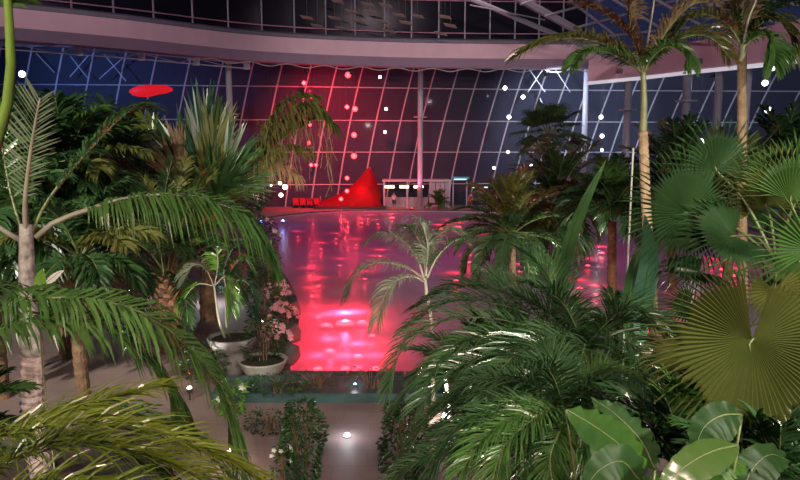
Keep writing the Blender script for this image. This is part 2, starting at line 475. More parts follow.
fas = empty('trim_1', (0, 0, 0), 'long curved mauve fascia above the glass wall', None, None, 'structure')
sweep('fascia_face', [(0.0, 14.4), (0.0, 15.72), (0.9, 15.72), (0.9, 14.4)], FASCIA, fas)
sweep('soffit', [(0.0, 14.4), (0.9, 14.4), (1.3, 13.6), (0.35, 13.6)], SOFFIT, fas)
sweep('ledge', [(0.12, 15.76), (0.12, 16.05), (1.6, 16.45), (1.6, 15.76)], LEDGE, fas)
sweep('dark_strip', [(0.05, 15.72), (0.05, 15.76), (0.9, 15.76), (0.9, 15.72)], DARK, fas)  # thin dark strip between fascia face and ledge

# steel truss under the fascia
tru = empty('trim_2', (0, 0, 0), 'white steel edge truss under the fascia', None, None, 'structure')
PT = FP + np.array((0, 1.5, 0))
for z in (13.5, 13.05):
    m = MB(); m.tube([(p[0], p[1], z) for p in PT[:18]], 0.06, 6); m.obj('chord', STEEL, tru)
for i in range(2, 18, 3):
    p = PT[i]; m = MB(); m.box((p[0]-0.28, p[1]-0.05, 12.95), (p[0]+0.28, p[1]+0.05, 13.6)); m.obj('gusset_plate', STEEL, tru)
for i in range(1, 15, 3):
    m = MB(); m.tube([(PT[i][0], PT[i][1], 13.05), (PT[i+1][0], PT[i+1][1]+0.0, 13.5), (PT[i+3][0], PT[i+3][1], 13.05)], 0.04, 5)
    m.obj('web_bar', STEEL, tru)
# diagonal bracing in front of the left-hand panes
for (x0, y0, x1, y1) in [(75, 57, 93, 80), (93, 57, 75, 78), (108, 55, 130, 82), (130, 57, 104, 80), (42, 55, 60, 74),
                         (527, 66, 545, 92), (545, 66, 528, 92), (553, 66, 570, 92), (540, 98, 548, 118)]:
    a = P(x0, y0, 66); b = P(x1, y1, 66)
    if a.x < 0: a.y = b.y = 65
    m = MB(); m.tube([tuple(a), tuple(b)], 0.045, 5); m.obj('brace', STEEL, tru)
m = MB(); m.tube([(x, 64.5, 14.6) for x in (-12, 5, 24)], 0.05, 6); m.obj('lamp_rail', STEEL_D, tru)
# wavy light rope along the underside of the fascia
RP = []
for i in range(0, 200):
    u = i/199.0*39; k = int(min(38, u)); p = FP[k]*(1-(u-k)) + FP[k+1]*(u-k)
    RP.append((p[0], p[1]+0.3, 13.5 - 0.14 - 0.13*math.sin(i*0.55)))
m = MB(); m.tube(RP[70:], 0.04, 5); o = m.obj('rope_garland', ROPE)
tag(o, 'pale wavy rope strung along the underside of the long fascia', 'rope')

# ------------------------------------------------------------------ clerestory and roof steel above the fascia
cl = empty('window_2', (0, 0, 0), 'dark clerestory glazing above the curved fascia', None, None, 'structure')
cpx = [-90, -48, -2, 44, 87, 127, 165, 202, 236, 268, 299, 329, 357, 385, 411, 437, 462, 486, 510, 533, 556, 578]
CP = []
ys = np.array([ (p[0]/p[1]*F+400) for p in FP]); 
for px in cpx:
    Y = float(np.interp(px, ys, FP[:, 1])) + 2.2
    CP.append(Vector(((px-400)/F*Y*1.01, Y, 0)))
ZC0, ZC1 = 15.8, 22.5
for i, p in enumerate(CP):
    m = MB(); m.box((p.x-0.06, p.y-0.08, ZC0), (p.x+0.06, p.y+0.08, ZC1)); m.obj('mullion', STEEL_D, cl)
CGL = mat('clerestory_glass', (0.012, 0.012, 0.020), 0.25, var=0.2, vscale=0.3, spec=0.06)
for i in range(len(CP)-1):
    a, b = CP[i], CP[i+1]
    for (z0, z1) in ((ZC0, 17.0), (17.06, ZC1)):
        m = MB(); m.add([(a.x, a.y+0.1, z0), (b.x, b.y+0.1, z0), (b.x, b.y+0.1, z1), (a.x, a.y+0.1, z1),
                     (a.x, a.y+0.15, z0), (b.x, b.y+0.15, z0), (b.x, b.y+0.15, z1), (a.x, a.y+0.15, z1)],
                    [(0,1,2,3), (7,6,5,4), (0,4,5,1), (1,5,6,2), (2,6,7,3), (3,7,4,0)])
        m.obj('pane', CGL, cl)
PINKS = mat('pink_painted_steel', (0.62, 0.28, 0.36), 0.4, var=0.05)
m = MB(); m.tube([(p.x, p.y-0.12, 17.03) for p in CP], 0.05, 6); m.obj('transom', PINKS, cl)
m = MB(); m.tube([(p.x, p.y-0.12, 20.0) for p in CP], 0.05, 6); m.obj('transom', PINKS, cl)
# roof truss seen top right
rt = empty('trim_3', (0, 0, 0), 'white steel roof trusses above the tall palms', None, None, 'structure')
for (x0, y0, Y0, x1, y1, Y1, r) in [(500, -12, 50, 580, 32, 54, 0.30), (440, -14, 50, 640, 70, 58, 0.20), (560, -8, 50, 618, 38, 54, 0.10),
                                    (575, 28, 53, 690, -4, 46, 0.09), (545, 16, 52, 680, -22, 46, 0.09), (598, -10, 48, 680, 40, 50, 0.10),
                                    (596, 37, 53, 720, 24, 47, 0.09), (640, -10, 46, 730, 42, 48, 0.10), (520, 4, 51, 600, -20, 48, 0.09),
                                    (680, -6, 44, 800, 30, 46, 0.10), (740, -6, 42, 830, 10, 42, 0.10), (470, 5, 50, 545, 20, 53, 0.05), (690, 8, 46, 830, -10, 42, 0.09)]:
    m = MB(); m.tube([tuple(P(x0, y0, Y0)), tuple(P(x1, y1, Y1))], r, 6); m.obj('truss_bar', STEEL_D, rt)
# faintly glowing panels added for warm ceiling reflections in the clerestory
ap = mat('warm_reflection_panel', (0.26, 0.21, 0.18), 0.8, var=0.15, emit=(1.0, 0.72, 0.55), estr=0.02)
rg = random.Random(4)
for r in range(4):
    for c in range(7):
        if rg.random() < 0.35: continue
        px = 292 + c*24 + r*9 + rg.uniform(-4, 4); py = 4 + r*9 + c*1.6 + rg.uniform(-1, 1) - 6
        if py > 33 or py < -2: continue
        p = P(px, py, 59.6)
        m = MB(); m.add([(-0.62, 0, 0.12), (0.42, 0, -0.06), (0.62, 0.3, -0.26), (-0.42, 0.3, -0.08), (-0.62, 0, 0.16), (0.42, 0, -0.02), (0.62, 0.3, -0.22), (-0.42, 0.3, -0.04)],
                        [(0,1,2,3), (7,6,5,4), (0,4,5,1), (1,5,6,2), (2,6,7,3), (3,7,4,0)])
        m.tube([(0, 0.15, 0), (0, 0.15, 23.4 - p.z)], 0.008, 4)
        o = m.obj('reflection_panel', ap, None, p)
        tag(o, 'small tilted panel added for a warm reflection above the fascia', 'panel', 'panels for warm reflections above the fascia')

# pink bulkhead on the right with a white lit lower edge
bh = empty('wall_right', (0, 0, 0), 'pink bulkhead wall with a white lit lower edge', None, None, 'structure')
BK = [(588, 82, 60, 60), (640, 77, 50, 56), (700, 70, 40, 51), (760, 64, 27, 46), (830, 56, 12, 40)]
V = []; Fc = []
for (px, yb, yt, Y) in BK:
    a = P(px, yb, Y); b = P(px, yt, Y)
    V += [(a.x, Y, a.z), (a.x, Y, b.z), (a.x+0.3, Y+0.7, b.z), (a.x+0.3, Y+0.7, a.z)]
for i in range(len(BK)-1):
    for j in range(4):
        j2 = (j+1) % 4; Fc.append((i*4+j, (i+1)*4+j, (i+1)*4+j2, i*4+j2))
Fc += [(0, 1, 2, 3), tuple(16+j for j in (3, 2, 1, 0))]
obj('bulkhead', mesh('bulkhead', V, Fc, FASCIA), bh)
EW = mat('lit_edge', (0.85, 0.85, 0.9), 0.4, var=0.03, emit=(0.9, 0.92, 1.0), estr=0.45)
m = MB(); 
ep = [P(px, yb+1.2, Y-0.1) for (px, yb, yt, Y) in BK]
for i in range(len(ep)-1):
    a, b = ep[i], ep[i+1]
    m.add([(a.x, a.y, a.z-0.14), (b.x, b.y, b.z-0.14), (b.x, b.y, b.z+0.14), (a.x, a.y, a.z+0.14),
           (a.x, a.y+0.25, a.z-0.14), (b.x, b.y+0.25, b.z-0.14), (b.x, b.y+0.25, b.z+0.14), (a.x, a.y+0.25, a.z+0.14)],
          [(0,1,2,3), (7,6,5,4), (0,4,5,1), (1,5,6,2), (2,6,7,3), (3,7,4,0)])
m.obj('lit_edge', EW, bh)
for (px, py) in ((621, 71), (700, 61), (799, 47)):
    Y = float(np.interp(px, [b[0] for b in BK], [b[3] for b in BK])) - 0.12
    c = P(px, py, Y); fr = MB(); wv = 0.33; hv = 0.19
    fr.box((c.x-wv, c.y-0.05, c.z-hv), (c.x+wv, c.y+0.05, c.z+hv))
    v = fr.obj('vent', DARK, bh)
    for k in range(3):
        s = MB(); s.box((c.x-wv, c.y-0.08, c.z-hv+0.06+k*0.11), (c.x+wv, c.y-0.05, c.z-hv+0.10+k*0.11)); s.obj('louvre', STEEL_D, v)

# ------------------------------------------------------------------ columns
def column(px, ytop, Y, r, m_, label, ztop=None, collar=None):
    a = P(px, ytop, Y); base = Vector((a.x, Y, 0))
    t = empty('steel_column', base, label, 'column')
    s = MB(); s.tube([(0, 0, 0.04), (0, 0, a.z)], r, 12); s.obj('shaft', m_, t, smooth=True)
    f = MB(); f.lathe([(r*2.0, 0), (r*2.0, 0.04), (r*1.2, 0.10)], 12); f.obj('base_plate', STEEL_D, t)
    h = MB(); h.box((-r*1.6, -r*1.6, a.z-0.12), (r*1.6, r*1.6, a.z)); h.obj('head_plate', STEEL_D, t)
    if collar:
        z = P(px, collar, Y).z; c = MB(); c.lathe([(r*1.05, z-0.08), (r*2.6, z-0.05), (r*2.6, z+0.03), (r*1.05, z+0.06)], 12); c.obj('collar', m_, t)
    return t
column(420.5, 67, 65.2, 0.26, STEEL, 'tall slim column at the far pool edge, lit pink', collar=117)
column(228, 59, 57.5, 0.27, STEEL, 'tall grey column rising behind the spiky fan palm', collar=114)
column(587, 64, 64.5, 0.27, STEEL_D, 'grey column under the end of the long fascia')
column(629, 80, 57.5, 0.32, STEEL_D, 'blue grey column under the bulkhead beside the ringed palm trunk', collar=110)
column(688, 73, 52.5, 0.33, STEEL_D, 'blue grey column under the bulkhead between the two tall palms', collar=101)
column(720, 69, 50.2, 0.30, STEEL_D, 'blue grey column under the bulkhead next to the brown palm trunk')
column(749, 66, 48.0, 0.26, STEEL_D, 'slim grey column under the bulkhead behind the brown palm trunk')

# ------------------------------------------------------------------ plant builders
def unit(v):
    n = np.linalg.norm(v); return v/n if n > 1e-9 else v
Z = np.array((0, 0, 1.0))

def frond_mesh(name, pts, n, ll, lw, m, ang=(70, 25), vee=25, droop=0.5, stalk=0.2, seed=0, hint=None, jit=0.12, taper=0.35, peak=0.45):
    """feather leaf: rachis through pts, n leaflet pairs"""
    rd = random.Random(seed)
    R = smooth_pts(pts, 40)
    V = []; Fc = []
    cv = math.radians(vee)
    side_ref = None
    for i in range(n):
        t = stalk + (1-stalk)*(i+0.5)/n
        q = t*39; k = min(38, int(q)); pos = R[k]*(1-(q-k)) + R[k+1]*(q-k)
        T = unit(R[min(39, k+2)] - R[max(0, k-1)])
        up = np.array(hint, float) if hint is not None else Z
        S = np.cross(T, up)
        if np.linalg.norm(S) < 0.15:
            S = side_ref if side_ref is not None else np.cross(T, np.array((0, -1.0, 0.2)))
        S = unit(S)
        if side_ref is not None and np.dot(S, side_ref) < 0: S = -S
        side_ref = S
        N = unit(np.cross(S, T))
        if hint is None and N[2] < 0: N = -N
        u = (i+0.5)/n
        pr = (u/peak)**0.6 if u < peak else ((1-u)/(1-peak))**0.7*(1-taper)+taper
        pr = 0.3 + 0.7*pr
        a = math.radians(ang[0] + (ang[1]-ang[0])*u)
        for sd in (-1, 1):
            aa = a + rd.uniform(-jit, jit); vv = cv + rd.uniform(-jit, jit)*1.6
            L = ll*pr*rd.uniform(0.88, 1.1)
            d = unit(math.cos(aa)*T + math.sin(aa)*(sd*math.cos(vv)*S + math.sin(vv)*N))
            d2 = unit(d - Z*droop*rd.uniform(0.7, 1.3))
            d3 = unit(d2 - Z*droop*1.2*rd.uniform(0.7, 1.3))
            p0 = pos; p1 = p0 + d*L*0.35; p2 = p1 + d2*L*0.35; p3 = p2 + d3*L*0.32
            wv = unit(np.cross(d, unit(np.cross(d, T)) + 1e-6))
            tw = rd.uniform(-0.75, 0.75); wv = unit(wv*math.cos(tw) + np.cross(d, wv)*math.sin(tw))
            hw = lw*0.5*rd.uniform(0.85, 1.15)
            b = len(V)
            V += [p0-wv*hw*0.4, p0+wv*hw*0.4, p1-wv*hw, p1+wv*hw, p2-wv*hw*0.75, p2+wv*hw*0.75, p3]
            Fc += [(b, b+1, b+3, b+2), (b+2, b+3, b+5, b+4), (b+4, b+5, b+6)]
    me = mesh(name, V, Fc, m)
    return me

def stalk_mesh(pts, r0, r1, m, sides=5):
    R = smooth_pts(pts, 14)
    t = MB(); t.tube(list(R), list(np.linspace(r0, r1, 14)), sides)
    return mesh('stalk', t.V, t.F, m, True)

def frond(root, pts, n=44, ll=0.6, lw=0.035, m=LEAF_MID, sm=STALK, r=0.02, **kw):
    """unique frond through world points"""
    o = root.location; n = int(n*1.35)
    lp = [tuple(Vector(p)-o) for p in pts]
    f = obj('frond', frond_mesh('frond', lp, n, ll, lw, m, **kw), root)
    obj('stalk', stalk_mesh(lp, r, r*0.3, sm), f)
    return f

def arc_pts(L, elev, bend):
    """rachis in the XZ plane from the origin"""
    pts = [(0, 0, 0)]; a = math.radians(elev); x = z = 0
    for i in range(6):
        x += math.cos(a)*L/6; z += math.sin(a)*L/6; pts.append((x, 0, z)); a -= math.radians(bend)/6*(0.6+0.16*i)
    return pts

def crown(root, pos, n, L, elevs, bends, ll, lw, m, sm=STALK, r=0.02, nl=40, seed=0, variants=3, az0=0, azr=None, ms=None, lscale=(0.85, 1.1), **kw):
    """radiating feather fronds sharing a few meshes"""
    n = int(n*1.6); nl = int(nl*1.35); lw = lw*1.2; ll = ll*1.1
    rd = random.Random(seed)
    proto = []
    for v in range(variants):
        f = v/max(1, variants-1)
        e = elevs[0] + (elevs[1]-elevs[0])*f; b = bends[0] + (bends[1]-bends[0])*f
        pts = arc_pts(L, e, b)
        mm = (ms[v] if ms else m)
        proto.append((frond_mesh('frond', pts, nl, ll, lw, mm, seed=seed*10+v, **kw), stalk_mesh(pts, r, r*0.3, sm)))
    loc = Vector(pos) - root.location
    for i in range(n):
        fm, st = proto[i % variants]
        az = (az0 + i*2.39996 + rd.uniform(-0.25, 0.25)) if azr is None else math.radians(azr[0] + (azr[1]-azr[0])*(i+0.5)/n + rd.uniform(-6, 6))
        o = obj('frond', fm, root, loc)
        s = rd.uniform(*lscale)
        o.rotation_euler = (rd.uniform(-0.12, 0.12), rd.uniform(-0.16, 0.16), az); o.scale = (s, s, s)
        obj('stalk', st, o)

def fan_mesh(name, c, axis, nrm, R, m, n=34, span=150, split=0.5, droop=0.35, cup=0.15, seed=0, pleat=0.018):
    rd = random.Random(seed)
    c = np.array(c, float); ax = unit(np.array(axis, float)); nr = np.array(nrm, float)
    nr = unit(nr - ax*np.dot(nr, ax)); sd = np.cross(nr, ax)
    V = []; Fc = []
    sp = math.radians(span); da = 2*sp/n
    def dirn(a): return math.cos(a)*ax + math.sin(a)*sd
    for i in range(n):
        a = -sp + da*(i+0.5)
        L = R*(0.72 + 0.28*math.cos(a*0.55))*rd.uniform(0.92, 1.06)
        d = dirn(a); dl = dirn(a-da/2); dr = dirn(a+da/2)
        s1 = L*split
        e1 = c + dl*s1 + nr*(cup*s1); e2 = c + dr*s1 + nr*(cup*s1)
        mid = c + d*s1 + nr*(cup*s1 + pleat*R*2.2)
        q = L*0.80
        wv = unit(np.cross(d, nr)); hw = s1*da*0.26
        dr2 = droop*rd.uniform(0.5, 1.5)
        p2 = c + d*q + nr*cup*q*0.8 - Z*dr2*L*0.10
        tip = c + d*L + nr*cup*L*0.5 - Z*dr2*L*0.36
        b = len(V)
        V += [c, e1, mid, e2, p2-wv*hw, p2+nr*pleat*R, p2+wv*hw, tip]
        Fc += [(b, b+1, b+2), (b, b+2, b+3), (b+1, b+4, b+5, b+2), (b+2, b+5, b+6, b+3), (b+4, b+7, b+5), (b+5, b+7, b+6)]
    return mesh(name, V, Fc, m)

def fan(root, base, c, nrm, R, m=LEAF_MID, sm=STALK, r=0.02, sag=0.15, axis=None, **kw):
    """fan frond: leaf blade at c, petiole from base"""
    o = root.location
    b = np.array(Vector(base)-o); cc = np.array(Vector(c)-o)
    ax = unit(cc-b) if axis is None else unit(np.array(axis, float))
    f = obj('frond', fan_mesh('frond', cc, ax, nrm, R, m, **kw), root)
    mid = (b+cc)/2 + Z*sag
    obj('stalk', stalk_mesh([b, mid, cc, cc+ax*R*0.12], r, r*0.5, sm), f)
    return f

def fan_crown(root, pos, count, Lp, R, elevs, m, seed=0, azr=None, r=0.02, ms=None, sm=STALK, **kw):
    rd = random.Random(seed); pos = Vector(pos)
    for i in range(count):
        az = i*2.39996 + rd.uniform(-0.3, 0.3) + seed if azr is None else math.radians(rd.uniform(*azr))
        e = math.radians(rd.uniform(*elevs))
        d = Vector((math.cos(e)*math.cos(az), math.cos(e)*math.sin(az), math.sin(e)))
        L = Lp*rd.uniform(0.8, 1.15)
        c = pos + d*L
        nr = Vector((-math.sin(e)*math.cos(az), -math.sin(e)*math.sin(az), math.cos(e))) + Vector((rd.uniform(-.3, .3), rd.uniform(-.3, .3), 0))
        ax = (d + Vector((0, 0, -0.35))).normalized()
        fan(root, pos, c, nr, R*rd.uniform(0.85, 1.12), (ms[i % len(ms)] if ms else m), sm, r, sag=0.08*Lp, axis=ax, seed=seed*50+i, **kw)

def paddle_mesh(name, pts, W, m, seed=0, fold=0.35, wave=0.05, hint=None, peak=0.4, notch=0.0):
    """broad leaf along a midrib"""
    rd = random.Random(seed); n = 22
    R = smooth_pts(pts, n); V = []; Fc = []
    L = np.linalg.norm(R[-1]-R[0])
    prev = None
    for i in range(n):
        T = unit(R[min(n-1, i+1)] - R[max(0, i-1)])
        S = np.cross(T, np.array(hint, float) if hint is not None else Z)
        S = unit(S) if np.linalg.norm(S) > 0.1 else (prev if prev is not None else np.array((1.0, 0, 0)))
        if prev is not None and np.dot(S, prev) < 0: S = -S
        prev = S
        N = np.cross(S, T); u = i/(n-1)
        pr = math.sin(math.pi*min(1, u/peak)/2)**0.6 if u < peak else max(0.0, math.cos(math.pi/2*(u-peak)/(1-peak)))**0.75
        pr = max(pr, 0.03 if i in (0, n-1) else 0.12)
        hw = W*0.5*pr
        nk = notch*hw*(0.5+0.5*math.sin(i*2.3))
        for k, f in enumerate((-1.0, -0.55, 0.0, 0.55, 1.0)):
            ww = (hw - (nk if abs(f) > 0.9 else 0))
            V.append(R[i] + S*f*ww + N*(fold*abs(f)*hw*0.6) - Z*(abs(f)**2)*hw*0.25 + N*wave*L*math.sin(i*1.9+f*3+seed)*abs(f)*0.5)
    for i in range(n-1):
        for k in range(4):
            Fc.append((i*5+k, i*5+k+1, (i+1)*5+k+1, (i+1)*5+k))
    return mesh(name, V, Fc, m, True)

def paddle(root, base, pts, W, m=LEAF_MID, sm=STALK, r=0.02, name='leaf', **kw):
    o = root.location
    lp = [tuple(Vector(p)-o) for p in pts]; b = tuple(Vector(base)-o)
    f = obj(name, paddle_mesh(name, lp, W, m, **kw), root)
    mid = tuple((Vector(b)+Vector(lp[0]))/2 + Vector((0, 0, 0.05)))
    obj('stalk', stalk_mesh([b, mid, lp[0]], r, r*0.7, sm), f)
    obj('midrib', stalk_mesh([Vector(p)+Vector((0, 0, 0.004)) for p in lp], r*0.55, r*0.12, sm), f)
    return f

def trunk(root, pts, r0, r1, m, rings=0, sides=12, name='trunk', amp=0.06):
    o = root.location
    lp = [tuple(Vector(p)-o) for p in pts]
    k = max(16, rings*3+1)
    R = smooth_pts(lp, k)
    rr = [(r0+(r1-r0)*i/(k-1))*(1+(amp if rings and i % 3 == 0 else 0)-(amp*0.6 if rings and i % 3 == 1 else 0)) for i in range(k)]
    t = MB(); t.tube(list(R), rr, sides)
    return obj(name, mesh(name, t.V, t.F, m, not rings), root)

def boots(root, pts, r, m, n=60, s=0.12, seed=0):
    """old leaf bases in a spiral on a trunk"""
    rd = random.Random(seed); o = root.location
    R = smooth_pts([tuple(Vector(p)-o) for p in pts], n)
    t = MB()
    for i in range(n):
        az = i*2.39996; d = np.array((math.cos(az), math.sin(az), 0)); sd = np.array((-d[1], d[0], 0))
        p = R[i] + d*r*0.8; L = s*rd.uniform(0.8, 1.4)
        a0 = p - sd*s*0.5; a1 = p + sd*s*0.5; b0 = p + d*L*0.7 + Z*L - sd*s*0.25; b1 = p + d*L*0.7 + Z*L + sd*s*0.25
        th = -d*s*0.35 + Z*s*0.25
        t.add([a0, a1, b1, b0, a0+th, a1+th, b1+th*0.5, b0+th*0.5], [(0,1,2,3), (7,6,5,4), (0,4,5,1), (1,5,6,2), (2,6,7,3), (3,7,4,0)])
    b = obj('leaf_bases', mesh('leaf_bases', t.V, t.F, m), root); b['kind'] = 'stuff'
    return b

def shrub(name, loc, rx, ry, h, label, cat='shrub', m=LEAF_DARK, n=700, ls=0.09, seed=0, group=None, stems=7, flowers=None, fm=None, fs=0.05):
    rd = random.Random(seed)
    t = empty(name, loc, label, cat, group)
    for i in range(stems):
        az = rd.uniform(0, 6.28); q = rd.uniform(0.1, 0.7)
        s = MB(); s.tube(list(smooth_pts([(0.15*rx*math.cos(az), 0.15*ry*math.sin(az), 0), (rx*q*0.5*math.cos(az), ry*q*0.5*math.sin(az), h*0.5),
                                     (rx*q*math.cos(az), ry*q*math.sin(az), h*0.9)], 6)), list(np.linspace(0.018, 0.006, 6)), 5)
        s.obj('stem', BARK_BROWN, t)
    V = []; Fc = []
    for i in range(n):
        az = rd.uniform(0, 6.283); ph = rd.uniform(0.02, 1.0); k = rd.uniform(0.55, 1.0)**0.5
        lump = 0.75 + 0.25*math.sin(az*3+seed)*math.cos(ph*7+seed)
        z = h*ph; rr = math.sin(math.pi*(0.18+0.72*ph))**0.6*k*lump
        c = np.array((rx*rr*math.cos(az), ry*rr*math.sin(az), z))
        d = unit(np.array((math.cos(az)+rd.uniform(-.7, .7), math.sin(az)+rd.uniform(-.7, .7), rd.uniform(-0.5, 0.8))))
        wv = unit(np.cross(d, np.array((rd.uniform(-1, 1), rd.uniform(-1, 1), 1.2))))
        L = ls*rd.uniform(0.7, 1.3); b = len(V)
        V += [c, c+d*L*0.5-wv*L*0.22, c+d*L-Z*L*0.2, c+d*L*0.5+wv*L*0.22]
        Fc += [(b, b+1, b+2, b+3)]
    f = obj('foliage', mesh('foliage', V, Fc, m), t); f['kind'] = 'stuff'
    if flowers:
        for i in range(flowers):
            az = rd.uniform(0, 6.283); ph = rd.uniform(0.5, 1.0); rr = math.sin(math.pi*(0.18+0.72*ph))**0.6
            c = (rx*rr*math.cos(az), ry*rr*math.sin(az), h*ph)
            q = MB()
            for k in range(5):
                a = k*1.2566+i
                dx, dz = math.cos(a)*fs, math.sin(a)*fs
                q.add([c, (c[0]+dx*0.6-dz*0.4, c[1]-0.02, c[2]+dz*0.6+dx*0.4), (c[0]+dx*1.1, c[1]-0.03, c[2]+dz*1.1), (c[0]+dx*0.6+dz*0.4, c[1]-0.02, c[2]+dz*0.6-dx*0.4)], [(0,1,2,3)])
            q.obj('blossom', fm or PETAL, t)
    return t

def globe(px, py, Y, r, m, label, group, ztop, name='globe_lamp', power=0, col=None):
    c = P(px, py, Y)
    t = empty(name, c, label, 'lamp', group)
    g = MB(); g.ball((0, 0, 0), r, 10, 8); g.obj('globe', m, t, smooth=True)
    k = MB(); k.lathe([(r*0.45, r*0.8), (r*0.45, r*1.25), (r*0.15, r*1.5)], 8); k.obj('cap', DARK, t)
    if ztop > c.z + 0.6:
        q = MB(); q.tube([(0, 0, r*1.4), (0, 0, ztop-c.z)], 0.008, 4); q.obj('cord', DARK, t)
    if power: light('POINT', c - Vector((0, r*1.6, 0)), col, power, t, 0.1)
    return t

def ground_spot(px, py, m, label, r=0.09, col=None, power=0, target=None, angle=60, z=0.0, group=None, h=0.18):
    g = G(px, py, z)
    t = empty('ground_light', g, label, 'ground light', group)
    s = MB(); s.tube([(0, 0, 0), (0, 0, h)], 0.018, 6); s.obj('spike', DARK, t)
    e = 0.10 if h > 0.05 else 0.01
    b = MB(); b.lathe([(r*0.6, h), (r, h+0.3*e), (r, h+e)], 12); b.obj('housing', DARK, t)
    l = MB(); l.lathe([(r*0.9, h+e), (r*0.55, h+e+r*0.55), (0.01, h+e+r*0.7)], 12); l.obj('lens', m, t)
    if power:
        if target is not None: light('SPOT', g+Vector((0, 0, h+0.22)), col, power, t, 0.06, target, angle, 0.6)
        else: light('POINT', g+Vector((0, 0, h+0.25)), col, power, t, 0.06)
    return t

# ------------------------------------------------------------------ pool lamps
HOT = 'glowing red underwater lamp in the pool'
lamps = [(345, 318, 0.34, 650), (326, 320, 0.2, 60), (362, 317, 0.2, 60), (318, 312, 0.12, 14), (372, 330, 0.12, 40), (330, 345, 0.16, 90), (358, 350, 0.16, 110), (318, 362, 0.14, 60), (345, 362, 0.14, 60), (375, 362, 0.14, 60),
         (298, 234, 0.10, 22), (321, 246, 0.10, 22), (313, 222, 0.12, 22), (336, 236, 0.10, 20), (356, 242, 0.12, 22), (344, 217, 0.12, 22), (362, 221, 0.12, 22),
         (378, 222, 0.14, 24), (392, 216, 0.30, 40), (368, 217, 0.12, 20), (380, 253, 0.12, 22), (374, 259, 0.10, 18), (365, 275, 0.10, 18), (440, 227, 0.34, 40),
         (458, 225, 0.34, 40), (480, 237, 0.14, 30), (469, 259, 0.16, 30), (456, 277, 0.16, 30), (447, 222, 0.2, 20), (310, 272, 0.10, 22), (318, 282, 0.10, 20), (312, 292, 0.10, 20),  # lamps around the whirlpool stand in for its pink foam
         (602, 250, 0.2, 40), (588, 262, 0.14, 20), (580, 284, 0.14, 20), (596, 290, 0.12, 20), (684, 300, 0.16, 26), (722, 266, 0.2, 40), (733, 272, 0.2, 40), (712, 262, 0.16, 20),
         (742, 290, 0.14, 24), (640, 318, 0.14, 24), (648, 326, 0.12, 16), (340, 262, 0.1, 14), (420, 250, 0.12, 18), (505, 225, 0.12, 20), (530, 245, 0.12, 20), (520, 268, 0.12, 20)]
for (px, py, r, pw) in lamps:
    g = G(px, py, -0.30)
    zb = -DEPTH
    t = empty('pool_lamp', (g.x, g.y, zb), HOT, 'pool lamp', 'underwater lamps in the pool')
    h = MB(); h.lathe([(r*1.5, 0), (r*1.5, 0.05), (r*1.1, 0.12)], 12); h.obj('housing', STEEL_D, t)
    l = MB(); l.lathe([(r, 0.12), (r*0.7, 0.12+r*0.3), (0.01, 0.12+r*0.42)], 12); l.obj('lens', E_REDHOT, t)
    light('POINT', (g.x, g.y, zb+0.30), (1.0, 0.02, 0.05), pw*(1.5 if py > 300 else 0.8), t, 0.1)

# ------------------------------------------------------------------ hanging globes
WG = ('small white globe lamp hanging before the dark glass wall', 'white globes before the glass wall')
for (px, py) in [(505, 88), (523, 97), (509, 117), (559, 116), (601, 117), (602, 136), (602, 150), (508, 152), (494, 168), (380, 77), (386, 109), (385, 132), (614, 168), (531, 165)]:
    globe(px, py, 64.5, 0.20 if 490 < px < 605 and py < 140 and px not in (508,) else 0.15, E_WHITE, *WG, ztop=14.58, power=25 if px > 500 else 0, col=COOL)
WG2 = ('white globe lamp hanging below the pink bulkhead', 'white globes below the bulkhead')
for (px, py, Y, r) in [(765, 83, 43, 0.2), (768, 110, 43, 0.22), (702, 141, 47, 0.2), (705, 152, 47, 0.13), (697, 162, 46, 0.22), (772, 68, 43, 0.2), (640, 161, 52, 0.14)]:
    Yb = float(np.interp(px, [b[0] for b in BK], [b[3] for b in BK])) + 0.3
    zb = P(px, float(np.interp(px, [b[0] for b in BK], [b[1] for b in BK])), Yb).z
    globe(px, py, Yb, r, E_WHITE, *WG2, ztop=zb+0.3, power=25, col=COOL)
RG = ('small red globe lamp hanging before the red lit glass', 'red globes before the glass wall')
for (px, py, r) in [(304, 83, 0.22), (312, 97, 0.17), (348, 75, 0.30), (347, 107, 0.22), (355, 109, 0.28), (354, 135, 0.28), (354, 156, 0.30), (310, 125, 0.17), (309, 143, 0.20),
                    (311, 165, 0.20), (316, 165, 0.17), (347, 178, 0.22), (347, 191, 0.22), (341, 199, 0.22)]:
    globe(px, py, 64.5, r, E_RED, *RG, ztop=14.58, power=110, col=RED)
globe(22, 74, 46.8, 0.22, E_WHITE, 'bright white globe lamp beside the green stalk under the fascia', None, 13.62)
for (px, py, r) in [(280, 183, 0.17), (285, 187, 0.24), (281, 195, 0.20), (271, 185, 0.12)]:
    globe(px, py, 58.6, r, E_WARM, 'pinkish white globe lamp under the drooping fan leaf', 'globes under the drooping fan leaf', 13.62)

# red lantern behind the left palms
c = P(151, 90, 60); t = empty('lantern', c, 'long red glowing lantern hanging in front of the blue glass', 'lantern')
q = MB(); q.add([], [])
R_ = [(x*1.95, 0, 0.30*math.sin(x*2.2)-0.1) for x in np.linspace(-1, 1, 12)]
q.tube([(p[0], 0, p[2]*0.35) for p in R_], [0.15, 0.35, 0.48, 0.52, 0.55, 0.55, 0.5, 0.45, 0.42, 0.4, 0.3, 0.12], 10)
q.obj('shade', mat('lantern_red', (0.3, 0.01, 0.01), 0.6, emit=(1.0, 0.015, 0.03), estr=0.6, var=0.2), t, smooth=True)
for x in (-1.2, 1.2):
    q = MB(); q.tube([(x, 0, 0.3), (x, 0, 14.2-c.z)], 0.012, 4); q.obj('cord', DARK, t)

